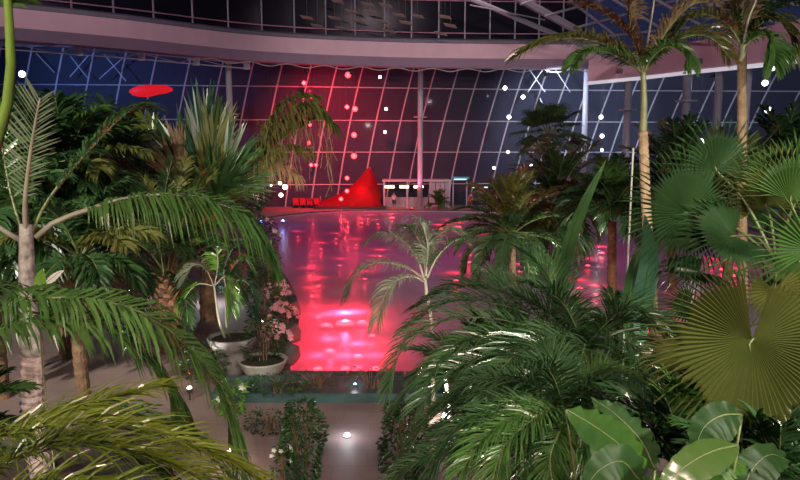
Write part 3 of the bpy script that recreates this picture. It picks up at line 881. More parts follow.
# ------------------------------------------------------------------ far side of the pool
# red fabric tent
tb = P(352, 203, 68.0); tb = Vector((tb.x, 67.0, 0))
t = empty('fabric_tent', tb, 'red glowing swept fabric tent behind the pool', 'tent')
V = []; Fc = []; nx, nz_ = 16, 10
for i in range(nx+1):
    u = i/nx
    x = -3.4 + 6.6*u
    hh = 0.5 + 3.6*(max(0, min(1, (u)/0.8)))**1.8 if u < 0.8 else 4.1*(1-((u-0.8)/0.2)**1.6*0.75)
    for j in range(nz_+1):
        v = j/nz_
        yy = -1.6*math.cos(math.pi*v*0.5)**1.2*1.1
        V.append((x + 0.10*math.sin(v*3+u*9), yy+0.5+0.12*math.sin(u*20)*(1-v), 0.25 + hh*v))
for i in range(nx):
    for j in range(nz_): a = i*(nz_+1)+j; Fc.append((a, a+nz_+1, a+nz_+2, a+1))
obj('canopy', mesh('canopy', V, Fc, REDFAB, True), t)
q = MB(); q.box((-3.7, -1.8, 0), (3.6, 0.9, 0.25)); q.obj('platform', DARK, t)
for x in (-3.3, -0.6, 2.0):
    q = MB(); q.tube([(x, 0.55, 0.2), (x, 0.55, 4.2 if x > 1 else 1.2 if x < -2 else 1.8)], 0.05, 6); q.obj('pole', STEEL_D, t)
light('POINT', tb + Vector((1.0, -2.6, 1.2)), RED, 60, t, 0.3)
light('POINT', tb + Vector((1.2, -0.1, 1.6)), RED, 60, t, 0.3)

# poolside kiosk with lit strips
kb = Vector((P(432, 200, 67).x, 67.5, 0))
t = empty('kiosk', kb, 'pale open kiosk with glazed side beside the pink column', 'kiosk')
q = MB(); q.box((-5.2, -0.9, 2.75), (1.9, 2, 2.95)); q.obj('roof', STEEL, t)
for x in (-5.0, -2.6, -0.2, 1.8):
    q = MB(); q.box((x-0.09, -0.8, 0), (x+0.09, -0.62, 2.75)); q.obj('post', STEEL, t)
for i in range(4):
    q = MB(); q.box((-0.1+i*0.48, -0.74, 0.1), (0.32+i*0.48, -0.68, 2.7)); q.obj('panel', mat('frosted_panel', (0.42, 0.42, 0.46), 0.5, var=0.1), t)
for x in (-4.9, -3.4, -1.9):
    q = MB(); q.box((x, -0.85, 2.1), (x+0.95, -0.75, 2.35)); q.obj('light_strip', E_WARM, t)
q = MB(); q.box((-5.0, 0.2, 0), (-0.4, 0.8, 1.05)); q.obj('counter', STEEL_D, t)
# teal lit canopy
cb = Vector((P(448, 200, 68).x, 68.2, 0))
t = empty('canopy', cb, 'small flat canopy with a cyan underside, right of the kiosk', 'canopy')
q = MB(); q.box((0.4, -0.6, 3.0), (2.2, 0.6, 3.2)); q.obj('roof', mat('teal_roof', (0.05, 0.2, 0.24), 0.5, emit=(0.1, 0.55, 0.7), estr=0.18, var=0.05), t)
q = MB(); q.box((0.6, -0.66, 2.9), (1.9, -0.5, 3.02)); q.obj('light_strip', E_CYAN, t)
for x in (0.55, 2.0):
    q = MB(); q.tube([(x, 0, 0), (x, 0, 3.0)], 0.07, 8); q.obj('post', STEEL, t)
cb = Vector((P(470, 200, 68).x, 68.2, 0))
t = empty('canopy', cb, 'low dark canopy with two pale lights beside the olive palm', 'canopy')
q = MB(); q.box((0.1, -0.5, 2.2), (2.0, 0.5, 2.32)); q.obj('roof', DARK, t)
for x in (0.2, 1.2):
    q = MB(); q.box((x, -0.56, 2.05), (x+0.6, -0.44, 2.18)); q.obj('light_strip', emis('dim_strip', (0.8, 0.95, 0.9), 1.2), t)
for x in (0.2, 1.9):
    q = MB(); q.tube([(x, 0, 0), (x, 0, 2.2)], 0.05, 8); q.obj('post', STEEL_D, t)

# loungers along the far rim
def lounger(px, py, label, rz=0.0):
    g = G(px, py); t = empty('sun_lounger', (g.x, g.y, 0), label, 'lounger', 'loungers along the far pool rim'); t.rotation_euler = (0, 0, rz)
    q = MB(); q.box((-0.3, -0.9, 0.30), (0.3, 0.35, 0.40)); q.obj('seat', RED_C, t)
    q = MB(); q.add([(-0.3, 0.35, 0.30), (0.3, 0.35, 0.30), (0.3, 0.9, 0.85), (-0.3, 0.9, 0.85), (-0.3, 0.3, 0.40), (0.3, 0.3, 0.40), (0.3, 0.84, 0.95), (-0.3, 0.84, 0.95)],
                    [(0,3,2,1), (4,5,6,7), (0,1,5,4), (1,2,6,5), (2,3,7,6), (3,0,4,7)]); q.obj('backrest', RED_C, t)
    for x in (-0.26, 0.26):
        for y in (-0.8, 0.5):
            q = MB(); q.box((x-0.03, y-0.03, 0), (x+0.03, y+0.03, 0.31)); q.obj('leg', DARK, t)
for px in (296, 303, 310, 317): lounger(px, 207.5, 'red poolside lounger between the lamps and the tent', 0.2)

# people on the far rim
def person(g, label, top, legs, h=1.72, rz=0, arms='down', hair=HAIR):
    t = empty('person', g, label, 'person'); t.rotation_euler = (0, 0, rz)
    k = h/1.72
    V = [(0, 0, .95), (0, 0, 1.2), (0, 0, 1.42), (0, -0.01, 1.53), (0, -0.02, 1.62), (0, -0.02, 1.70),
         (-.18, 0, 1.40), (-.24, 0.02, 1.12), (-.25, -0.08, .88), (-.25, -0.12, .78),
         (.18, 0, 1.40), (.25, 0.03, 1.13), (.20, -0.18, 1.05), (.14, -0.26, 1.10),
         (-.10, 0, .88), (-.11, -0.02, .50), (-.12, 0.02, .09), (-.13, -0.13, .03),
         (.10, 0, .88), (.12, -0.06, .50), (.13, 0.05, .09), (.14, -0.10, .03)]
    E = [(0,1),(1,2),(2,3),(3,4),(4,5),(2,6),(6,7),(7,8),(8,9),(2,10),(10,11),(11,12),(12,13),(0,14),(14,15),(15,16),(16,17),(0,18),(18,19),(19,20),(20,21)]
    RR = [.14, .13, .15, .055, .085, .08, .07, .05, .038, .035, .07, .05, .038, .035, .09, .065, .042, .035, .09, .065, .042, .035]
    def skinned(name, idx, m, grow=0.0):
        mp = {v: i for i, v in enumerate(idx)}
        me = bpy.data.meshes.new(name)
        me.from_pydata([tuple(c*k for c in V[i]) for i in idx], [(mp[a], mp[b]) for a, b in E if a in mp and b in mp], [])
        me.materials.append(m)
        o = obj(name, me, t)
        sk = o.modifiers.new('skin', 'SKIN'); sk.use_smooth_shade = True
        for i, v in enumerate(idx):
            d = me.skin_vertices[0].data[i]; d.radius = (RR[v]*k+grow, RR[v]*k*0.8+grow); d.use_root = (i == 0)
        ss = o.modifiers.new('sub', 'SUBSURF'); ss.levels = 1; ss.render_levels = 2
        return o
    skinned('body', list(range(22)), SKIN)
    skinned('shirt', [1, 2, 6, 10, 0], top, 0.016)
    skinned('trousers', [0, 14, 15, 18, 19], legs, 0.016)
    q = MB(); q.ball((0, 0.01*k, 1.69*k), 0.105*k, 10, 6); q.obj('hair', hair, t, smooth=True)
    return t
g = G(394, 209); person(Vector((g.x, 64.9, 0)), 'person in a white shirt standing by the far pool rim', WHITE_C, NAVY_C, rz=0.3)
g = G(472, 211); person(Vector((g.x, 64.6, 0)), 'person in a red top standing right of the kiosk', RED_C, RED_C, rz=-0.4)
g = G(437, 210); person(Vector((g.x, 65.2, 0)), 'person in dark red clothes close to the kiosk panels', RED_C, NAVY_C, h=1.6, rz=0.1)

# lit screen and pinkish post in the left background
sp = G(103, 292); t = empty('screen_stand', sp, 'tall blue glowing screen panel behind the left palms', 'screen')
q = MB(); q.box((-0.45, -0.08, 0.25), (0.45, 0.08, 2.35)); q.obj('frame', DARK, t)
for (z0, z1) in ((0.75, 1.35), (1.4, 1.75), (1.8, 2.25)):
    q = MB(); q.box((-0.22, -0.10, z0), (0.3, -0.082, z1)); q.obj('screen', E_SCREEN, t)
q = MB(); q.box((-0.5, -0.3, 0), (0.5, 0.3, 0.25)); q.obj('plinth', DARK, t)

# ------------------------------------------------------------------ pots with plants
def pot(g, prof, m, label, soil_z, soil_r):
    t = empty('plant_pot', g, label, 'pot')
    q = MB(); q.lathe(prof, 20); q.obj('body', m, t, smooth=True)
    q = MB(); q.lathe([(soil_r, soil_z-0.04), (soil_r, soil_z), (0.01, soil_z+0.03)], 16); q.obj('soil', SOIL, t)
    return t
g1 = G(234, 372)
pot(g1, [(0.30, 0), (0.36, 0.03), (0.40, 0.25), (0.44, 0.5), (0.46, 0.62), (0.52, 0.66), (0.60, 0.80), (0.64, 0.95), (0.58, 0.96), (0.54, 0.86)], POTM, 'tall stepped stone urn holding the bright palm', 0.88, 0.54)
g2 = G(263, 376)
pot(g2, [(0.34, 0), (0.40, 0.04), (0.52, 0.22), (0.60, 0.40), (0.62, 0.44), (0.57, 0.44), (0.54, 0.36)], POTW, 'wide white bowl pot by the teal kerb', 0.38, 0.54)

# potted bright palm
r5 = empty('potted_palm', g1 + Vector((-0.2, 0, 0.90)), 'young bright green palm with pale stems growing in the stone urn', 'palm')
y5 = g1.y
st = P(218, 318, y5)
trunk(r5, [r5.location, P(219, 320, y5), P(214, 285, y5)], 0.035, 0.025, STALK_PALE, name='stem')
trunk(r5, [r5.location + Vector((0.1, 0.05, 0)), P(226, 320, y5), P(226, 290, y5)], 0.03, 0.02, STALK, name='stem')
for k, (pp, mm) in enumerate([([(214, 286), (205, 268), (192, 266), (182, 284)], LEAF_PALE), ([(214, 286), (198, 284), (186, 296), (180, 310)], LEAF_BRIGHT),
                ([(215, 284), (218, 262), (214, 246), (200, 240)], LEAF_BRIGHT), ([(226, 290), (232, 268), (244, 258), (252, 270)], LEAF_MID),
                ([(226, 290), (238, 280), (250, 286), (256, 306)], LEAF_BLUE), ([(214, 286), (226, 276), (230, 290), (232, 312)], LEAF_BRIGHT),
                ([(226, 290), (224, 270), (232, 250), (240, 244)], LEAF_BLUE), ([(226, 300), (240, 300), (252, 312), (256, 330)], LEAF_BLUE)]):
    frond(r5, [P(x, y, y5 - 0.05*i*(k % 3 - 1)) for i, (x, y) in enumerate(pp)], n=24, ll=0.55, lw=0.045, m=mm, sm=STALK_PALE, r=0.016, droop=0.55, stalk=0.25, seed=k+50)
shrub('potted_shrub', g2 + Vector((0, 0, 0.40)), 0.62, 0.5, 1.1, 'dark leafy shrub growing in the white bowl pot', m=LEAF_DARK, n=420, ls=0.12, seed=3)

# ------------------------------------------------------------------ ground lights
ground_spot(347, 437, E_WHITE, 'bright white light set in the middle of the path', 0.075, COOL, 10, h=0.02)
ground_spot(355, 385, E_CYAN, 'tiny bluish light on the teal kerb', 0.05, COOL, 3, z=0.22, h=0.01)
ground_spot(230, 466, E_WARM, 'small warm spot light among the grass leaves beside the path', 0.06, WARM, 10)
ground_spot(235, 345, E_WARM, 'small spot light on a spike in front of the stone urn', 0.05, WARM, 0)
ground_spot(212, 304, E_WHITE, 'white spot light shining up into the potted palm', 0.09, COOL, 60, h=0.25)
ground_spot(128, 300, E_WHITE, 'white spot light beside the orange palm trunk', 0.09, (1, .9, .85), 50, h=0.25)
ground_spot(238, 300, E_WHITE, 'tiny white light behind the potted palm', 0.06, COOL, 10)
for (px, py) in ((283, 225), (261, 226)):
    ground_spot(px, py, E_BLUE, 'blue spot light at the left bank of the pool', 0.20, (0.1, 0.2, 1.0), 120, group='blue lights at the left bank')
# white bent light post
g = G(448, 418); t = empty('light_post', g, 'thin white bent light post glowing beside the path', 'light post')
q = MB(); q.tube(list(smooth_pts([(0, 0, 0), (0.02, 0, 0.35), (-0.03, 0, 0.62), (-0.06, 0, 0.86)], 8)), 0.035, 8); q.obj('tube', emis('tube_glow', (1, 0.97, 0.9), 3.0), t)
q = MB(); q.ball((-0.06, -0.05, 0.06), 0.08, 8, 6); q.obj('lamp_head', E_WHITE, t)
light('POINT', g + Vector((0, -0.25, 0.4)), WARM, 40, t, 0.08)

# slender pale pole
g = P(626, 300, 11.5); zt = P(626, 150, 11.5).z
t = empty('slender_pole', Vector((g.x, 11.5, 0)), 'thin pale vertical pole standing in front of the palms', 'pole')
q = MB(); q.tube([(0, 0, 0.03), (0, 0, zt)], 0.017, 8); q.obj('shaft', ROPE, t)
q = MB(); q.lathe([(0.08, 0), (0.08, 0.03), (0.03, 0.06)], 10); q.obj('base_plate', STEEL_D, t)
q = MB(); q.ball((0, 0, zt+0.015), 0.024, 8, 6); q.obj('cap', ROPE, t)

# ------------------------------------------------------------------ palms
def palm(px, Y, label, cat='palm', name='palm_tree', group=None, dy=0.0):
    b = P(px, 300, Y); return empty(name, Vector((b.x, Y+dy, 0)), label, cat, group)
def L3(pp, Y, dY=None):
    """pixel polyline at depth Y, dY = depth change along it"""
    n = len(pp); d = dY or 0.0
    return [P(x, y, Y + d*i/(n-1)) for i, (x, y) in enumerate(pp)]

# A: big palm at lower left, crown out of frame, long arching fronds
A = palm(-60, 5.2, 'large palm with long arching yellow green fronds before the ringed white trunk')
trunk(A, [A.location, P(-62, 480, 5.2), P(-60, 400, 5.2)], 0.16, 0.12, BARK_PALE, 14)
ca = (-60, 395)
frond(A, L3([ca, (0, 312), (70, 298), (140, 312), (195, 355), (225, 405), (238, 470)], 5.4, 0.4), n=110, ll=0.74, lw=0.028, m=LEAF_MID, r=0.022, droop=0.75, stalk=0.12, seed=1, ang=(65, 35), vee=10)
frond(A, L3([ca, (-10, 335), (50, 318), (110, 330), (160, 372), (186, 430)], 5.0, 0.9), n=95, ll=0.66, lw=0.028, m=LEAF_MID, r=0.02, droop=0.7, stalk=0.12, seed=2, vee=8)
frond(A, L3([ca, (-20, 300), (30, 290), (95, 300), (150, 330)], 5.9, 0.9), n=80, ll=0.6, lw=0.028, m=LEAF_MID, r=0.02, droop=0.6, stalk=0.12, seed=3, vee=5)
frond(A, L3([(-60, 420), (-20, 440), (60, 424), (130, 430), (205, 452), (262, 480)], 4.3, 0.5), n=110, ll=0.50, lw=0.016, m=LEAF_YEL, r=0.012, droop=0.3, stalk=0.05, seed=4, ang=(48, 18), vee=32, jit=0.32)
frond(A, L3([(-60, 430), (-20, 470), (50, 448), (120, 450), (200, 478), (250, 510)], 4.0, 0.3), n=110, ll=0.46, lw=0.015, m=LEAF_YEL, r=0.012, droop=0.3, stalk=0.05, seed=5, ang=(48, 18), vee=35, jit=0.32)
frond(A, L3([(-60, 430), (-10, 440), (50, 415), (110, 398), (165, 385)], 4.6, 0.5), n=60, ll=0.42, lw=0.015, m=LEAF_YEL, r=0.012, droop=0.25, stalk=0.2, seed=6, ang=(45, 18), vee=15, jit=0.3)
frond(A, L3([(-60, 430), (0, 455), (70, 440), (140, 462), (190, 500)], 4.8, 0.5), n=90, ll=0.5, lw=0.016, m=LEAF_MID, r=0.012, droop=0.4, stalk=0.1, seed=9, ang=(50, 20), vee=25, jit=0.3)
frond(A, L3([(-60, 430), (0, 430), (90, 408), (180, 430), (232, 478)], 5.2, 0.9), n=90, ll=0.5, lw=0.018, m=LEAF_MID, r=0.012, droop=0.5, stalk=0.2, seed=10, ang=(55, 20), vee=20, jit=0.3)
frond(A, L3([(-60, 440), (-10, 490), (60, 486), (150, 496), (240, 500)], 3.7, 0.3), n=100, ll=0.40, lw=0.014, m=LEAF_YEL, r=0.011, droop=0.25, stalk=0.05, seed=7, ang=(52, 22), vee=40, jit=0.32)
frond(A, L3([(-60, 400), (-40, 250), (6, 110), (9, 20), (2, -60)], 3.6, -0.2), n=30, ll=0.35, lw=0.03, m=LEAF_MID, sm=mat('stalk_vivid_green', (0.13, 0.22, 0.035), 0.4, var=0.2), r=0.055, droop=0.4, stalk=0.88, seed=8, jit=0.05)  # stalk in a more saturated green than the others

# B: palm with ringed white trunk
B = palm(33, 9, 'palm with a white ringed trunk and pale leaf stalks at the left')
trunk(B, [B.location, P(33, 420, 9), P(33, 355, 9)], 0.16, 0.145, mat('bark_white_ringed', (0.62, 0.47, 0.43), 0.8, var=0.35, vscale=7, bump=0.6, bscale=24), 22, amp=0.10)
trunk(B, [P(33, 356, 9), P(28, 300, 9), P(26, 224, 9)], 0.15, 0.085, mat('crownshaft_white', (0.42, 0.37, 0.33), 0.6, var=0.5, vscale=9, bump=0.6, bscale=18), name='crownshaft')
cb = (27, 240)
frond(B, L3([cb, (25, 205), (29, 165), (34, 130), (40, 98)], 9.0, -0.5), n=19, ll=0.60, lw=0.026, m=LEAF_PALE, sm=STALK_PALE, r=0.045, droop=0.04, stalk=0.30, seed=11, ang=(58, 38), vee=18, hint=(0, -1, 0.15), jit=0.05)
frond(B, L3([(36, 238), (55, 222), (82, 212), (130, 198), (190, 196), (240, 215), (268, 250)], 9.0, 0.6), n=84, ll=1.4, lw=0.036, m=LEAF_MID, sm=STALK_PALE, r=0.045, droop=0.95, stalk=0.22, seed=12, vee=5, ang=(70, 30))
frond(B, L3([(20, 240), (0, 228), (-30, 205), (-80, 200), (-130, 240)], 9.0, -0.3), n=40, ll=0.9, lw=0.05, m=LEAF_DARK, sm=STALK_PALE, r=0.045, droop=0.8, stalk=0.25, seed=13)
frond(B, L3([(30, 238), (48, 200), (85, 155), (128, 112), (150, 108)], 9.6, 1.4), n=40, ll=0.7, lw=0.04, m=LEAF_DARK, sm=STALK, r=0.03, droop=0.5, stalk=0.3, seed=14)
frond(B, L3([(24, 238), (10, 190), (0, 140), (-20, 90)], 9.4, 0.6), n=40, ll=0.8, lw=0.04, m=LEAF_MID, sm=STALK, r=0.03, droop=0.5, stalk=0.2, seed=15)
# white flower on it and bright leaf
wf = palm(46, 8.2, 'white arum flower with a bright yellow green leaf below the pale stalks', 'flower', 'arum_flower')
trunk(wf, [wf.location, P(42, 360, 8.2), P(44, 296, 8.2)], 0.012, 0.01, STALK, name='stem')
paddle(wf, P(44, 297, 8.2), L3([(45, 290), (41, 280), (43, 268)], 8.2), 0.17, LEAF_BRIGHT, r=0.008, hint=(0, -1, 0.3), seed=1)
paddle(wf, P(44, 297, 8.2), L3([(46, 283), (55, 276), (64, 270)], 8.1), 0.10, PETAL_W, r=0.008, hint=(0, -1, 0.5), seed=2, name='petal')

# C: bushy dark palm behind, orange trunk
C = empty('palm_tree', G(113, 306), 'bushy dark palm with an orange brown trunk beside the blue screen', 'palm'); yc = C.location.y
trunk(C, [C.location, P(114, 270, yc), P(109, 232, yc)], 0.23, 0.27, BARK_ORANGE, 12)
boots(C, [P(110, 252, yc), P(108, 222, yc)], 0.26, BARK_TAN, 26, 0.2, 3)
crown(C, P(108, 215, yc), 34, 3.9, (82, 20), (35, 95), 1.05, 0.075, LEAF_DARK, nl=34, seed=21, variants=5, droop=0.5, vee=15, r=0.035, ms=[LEAF_DARK, LEAF_MID, LEAF_DARK, LEAF_DARK, LEAF_OLIVE])
C2 = palm(62, 17, 'dense dark green palm with a full crown next to the left frame of stalks')
trunk(C2, [C2.location, P(62, 260, 17), P(62, 190, 17)], 0.16, 0.14, BARK_BROWN, 14)
crown(C2, P(64, 190, 17), 34, 2.7, (84, 10), (40, 110), 0.85, 0.07, LEAF_DARK, nl=30, seed=22, variants=5, droop=0.45, vee=12, r=0.03, ms=[LEAF_DARK, LEAF_MID, LEAF_OLIVE, LEAF_DARK, LEAF_DARK])
C3 = palm(-5, 14, 'dark feathery palm at the far left behind the ringed trunk')
trunk(C3, [C3.location, P(-5, 300, 14), P(-5, 225, 14)], 0.15, 0.13, BARK_BROWN, 14)
crown(C3, P(-5, 225, 14), 26, 2.5, (80, -5), (40, 110), 0.8, 0.06, LEAF_DARK, nl=30, seed=23, variants=4, droop=0.5, r=0.03)
C4 = palm(78, 13, 'olive feathery palm with tan dead fronds below the dense crown')
trunk(C4, [C4.location, P(78, 330, 13), P(80, 258, 13)], 0.14, 0.13, BARK_BROWN, 14)
crown(C4, P(80, 258, 13), 26, 1.7, (70, -15), (50, 110), 0.6, 0.045, LEAF_OLIVE, nl=30, seed=24, variants=4, droop=0.5, r=0.025, ms=[LEAF_DARK, LEAF_OLIVE, LEAF_DARK, LEAF_DRY])

# D: date palm with rough orange trunk
D = empty('palm_tree', G(170, 350), 'date palm with a thick rough brown trunk of old leaf bases', 'palm'); yd = D.location.y
trunk(D, [D.location, P(170, 320, yd), P(165, 280, yd)], 0.36, 0.40, BARK_BROWN, 8)
boots(D, [D.location, P(170, 320, yd), P(165, 276, yd)], 0.40, BARK_ORANGE, 110, 0.22, 5)
crown(D, P(166, 276, yd), 22, 3.3, (80, 22), (40, 100), 0.62, 0.035, LEAF_MID, nl=50, seed=31, variants=4, droop=0.35, vee=30, r=0.035, stalk=0.28, ms=[LEAF_OLIVE, LEAF_MID, LEAF_DARK, LEAF_DARK])
for k, pp in enumerate([[(160, 278), (140, 255), (118, 240), (96, 246)], [(170, 276), (178, 240), (188, 205), (200, 178)], [(164, 276), (158, 240), (142, 205), (118, 180)],
                        [(172, 278), (200, 238), (232, 220), (262, 244)], [(168, 276), (170, 235), (165, 195), (172, 160)]]):
    frond(D, L3(pp, yd-0.5, -0.4), n=44, ll=0.62, lw=0.035, m=[LEAF_DARK, LEAF_MID][k % 2], r=0.03, stalk=0.3, seed=35+k, droop=0.35, vee=25)

# E: threaded fan palm with spiky upright leaves and one big drooping leaf
ye = 21.0
E_ = palm(208, ye, 'tall fan palm with spiky upright leaves and one large drooping threaded leaf')
trunk(E_, [E_.location, P(208, 300, ye), P(208, 205, ye)], 0.28, 0.24, BARK_BROWN, 12)
cE = P(208, 208, ye)
for k, (x0, y0, x1, y1, dep, L_, mm, a0) in enumerate([(196, 186, 186, 160, 0.0, 2.0, LEAF_DARK, 24), (204, 180, 204, 138, -0.3, 2.0, LEAF_BLUE, 18), (208, 182, 214, 145, -0.5, 1.7, LEAF_OLIVE, 24),
                                                    (190, 188, 178, 166, 0.2, 1.6, LEAF_DARK, 14), (206, 184, 208, 150, -0.1, 2.1, LEAF_DARK, 20), (182, 185, 180, 165, -0.2, 1.6, LEAF_DRY, 6),
                                                    (214, 190, 228, 166, -0.7, 1.7, LEAF_DARK, 34), (216, 192, 236, 180, -0.9, 1.6, LEAF_MID, 40)]):
    frond(E_, [cE] + L3([(x0, y0), ((x0+x1)/2, (y0+y1)/2), (x1, y1)], ye+dep), n=16, ll=L_, lw=0.13, m=mm, sm=STALK, r=0.05, stalk=0.35, seed=400+k, droop=0.06, vee=8, ang=(a0, a0*0.4), hint=(0.2*(k % 3 - 1), -1, 0.2), jit=0.14, taper=0.9, peak=0.3)
frond(E_, [cE] + L3([(238, 188), (256, 160), (280, 126), (308, 106), (332, 122)], ye, -0.4), n=90, ll=1.35, lw=0.075, m=LEAF_OLIVE, sm=STALK, r=0.05, stalk=0.28, seed=45, droop=1.1, vee=10, ang=(60, 25), jit=0.25)
frond(E_, [cE] + L3([(236, 190), (250, 162), (268, 128), (290, 100), (314, 96)], ye+0.5, -0.2), n=80, ll=1.1, lw=0.06, m=LEAF_OLIVE, sm=STALK, r=0.04, stalk=0.3, seed=245, droop=0.9, vee=20, ang=(55, 20), jit=0.3)
frond(E_, [cE] + L3([(240, 190), (262, 166), (286, 148), (308, 150)], ye-0.4, -0.4), n=70, ll=1.0, lw=0.05, m=LEAF_OLIVE, sm=STALK, r=0.04, stalk=0.3, seed=246, droop=1.2, vee=10, ang=(60, 25), jit=0.3)
frond(E_, [cE] + L3([(236, 192), (258, 168), (282, 140), (306, 122)], ye+0.3, -0.2), n=46, ll=1.0, lw=0.07, m=LEAF_MID, sm=STALK, r=0.05, stalk=0.35, seed=145, droop=0.4, vee=30, ang=(45, 15), jit=0.2)
frond(E_, [cE] + L3([(232, 190), (252, 172), (276, 166), (298, 176)], ye-0.2, -0.6), n=50, ll=1.1, lw=0.05, m=LEAF_DRY, sm=STALK, r=0.04, stalk=0.3, seed=46, droop=1.4, vee=5, ang=(70, 30), jit=0.3)
fan(E_, cE, P(222, 190, ye-0.8), (0.1, -1, 0.5), 1.9, LEAF_BLUE, STALK, 0.04, axis=(0.8, 0, 0.5), span=70, n=36, split=0.35, droop=0.3, seed=47)
fan(E_, cE, P(216, 196, ye-1.2), (-0.2, -1, 0.5), 1.9, LEAF_DARK, STALK, 0.04, axis=(0.4, 0, 0.2), span=90, n=44, split=0.35, droop=0.4, seed=147)
fan(E_, cE, P(190, 196, ye-1.0), (0.2, -1, 0.5), 1.8, LEAF_DARK, STALK, 0.04, axis=(-0.8, 0, 0.3), span=90, n=44, split=0.35, droop=0.4, seed=148)
frond(E_, [cE] + L3([(180, 170), (158, 138), (146, 122), (140, 118)], ye+1, 0.4), n=22, ll=0.8, lw=0.08, m=LEAF_YEL, sm=STALK, r=0.03, stalk=0.55, seed=48, droop=0.2, ang=(75, 20), vee=10, hint=(0, -1, 0.2))
# threads that hang from the drooping leaf
rd = random.Random(9); q = MB()
for i in range(70):
    u = rd.random(); x = 252 + 84*u; y0 = 100 + 26*abs(u-0.55)*2 + rd.uniform(0, 45); ln = rd.uniform(14, 40)
    q.tube([tuple(P(x, y0, ye-0.6+rd.uniform(-0.5, 0.5))), tuple(P(x+rd.uniform(-3, 5), y0+ln*0.5, ye-0.6)), tuple(P(x+rd.uniform(-3, 6), y0+ln, ye-0.6))], 0.011, 3, cap=False)
th = obj('leaf_threads', mesh('leaf_threads', [Vector(v)-E_.location for v in q.V], q.F, LEAF_DRY), E_); th['kind'] = 'stuff'

# F: young palm by the pool
yf_ = yk0 - 0.25
Fp = empty('palm_tree', Vector((P(434, 300, yf_).x, yf_, 0)), 'young pale palm with arching fronds against the red pool', 'palm')
trunk(Fp, [Fp.location, P(432, 330, yf_), P(426, 288, yf_)], 0.05, 0.035, BARK_PALE, 14)
trunk(Fp, [P(427, 296, yf_), P(425, 278, yf_)], 0.045, 0.03, STALK_PALE, name='crownshaft')
for k, (pp, dz, mm) in enumerate([([(425, 280), (408, 268), (380, 262), (358, 272), (346, 296)], -0.4, LEAF_PALE), ([(425, 282), (412, 276), (394, 282), (382, 302), (376, 322)], -0.8, LEAF_PALE),
                ([(424, 278), (416, 256), (402, 240), (384, 234), (370, 240)], 0.3, LEAF_PALE), ([(426, 276), (428, 252), (436, 236), (452, 230), (466, 240)], 0.2, LEAF_PALE),
                ([(426, 276), (422, 248), (412, 230), (402, 226)], 0.6, LEAF_FINE), ([(427, 278), (438, 256), (456, 240), (474, 238)], -0.5, LEAF_FINE), ([(426, 276), (428, 250), (425, 232), (420, 222)], -0.2, LEAF_PALE)]):
    frond(Fp, L3(pp, yf_, dz), n=30, ll=0.62, lw=0.030, m=mm, sm=STALK_PALE, r=0.026, stalk=0.18, seed=60+k, droop=0.65, vee=20)

# G, H: pygmy date palms, centre right
Gp = palm(588, 8.6, 'dense feathery date palm with deep green fronds in front of the tall strap leaves')
trunk(Gp, [Gp.location, P(588, 420, 8.6), P(585, 350, 8.6)], 0.12, 0.11, BARK_BROWN, 16)
boots(Gp, [P(587, 400, 8.6), P(585, 345, 8.6)], 0.11, BARK_BROWN, 40, 0.08, 6)
cg = (583, 348)
for k, (pp, dz) in enumerate([([cg, (540, 330), (490, 318), (440, 322), (402, 350), (388, 392)], -0.4), ([cg, (545, 312), (500, 292), (455, 288), (420, 305)], 0.6), ([cg, (560, 320), (520, 296), (490, 272)], 1.2),
                ([cg, (550, 350), (500, 352), (450, 372), (420, 405)], -1.0), ([cg, (560, 300), (545, 270), (520, 250)], 0.8), 
                ([cg, (615, 325), (650, 325), (680, 350)], -0.3), ([cg, (610, 350), (640, 370), (655, 400)], -0.8),
                ([cg, (560, 360), (520, 380), (490, 415)], -1.4), ([cg, (585, 345), (580, 370), (590, 410)], -1.5), ([cg, (600, 335), (632, 345), (664, 380)], -1.2), ([cg, (550, 340), (505, 334), (460, 345), (425, 380)], -0.7), ([cg, (545, 322), (498, 304), (450, 302), (410, 325)], 0.1), ([cg, (565, 335), (530, 345), (500, 370), (485, 400)], -1.8), ([cg, (600, 330), (620, 312), (640, 312), (660, 330)], -0.9), ([cg, (575, 325), (560, 300), (530, 285)], -0.6), ([cg, (540, 345), (480, 342), (430, 365), (395, 410)], 0.5)]):
    frond(Gp, L3(pp, 8.6, dz), n=76, ll=0.66, lw=0.019, m=[LEAF_FINE, LEAF_DARK, LEAF_FINE][k % 3], sm=STALK, r=0.014, stalk=0.06, seed=80+k, droop=0.28, vee=26, ang=(66, 28), jit=0.16)
Hp = palm(572, 6.6, 'small date palm with bright tan stem and lit fine fronds near the broad leaves')
trunk(Hp, [Hp.location, P(573, 480, 6.6), P(568, 415, 6.6)], 0.055, 0.05, BARK_TAN, 18)
chp = (566, 412)
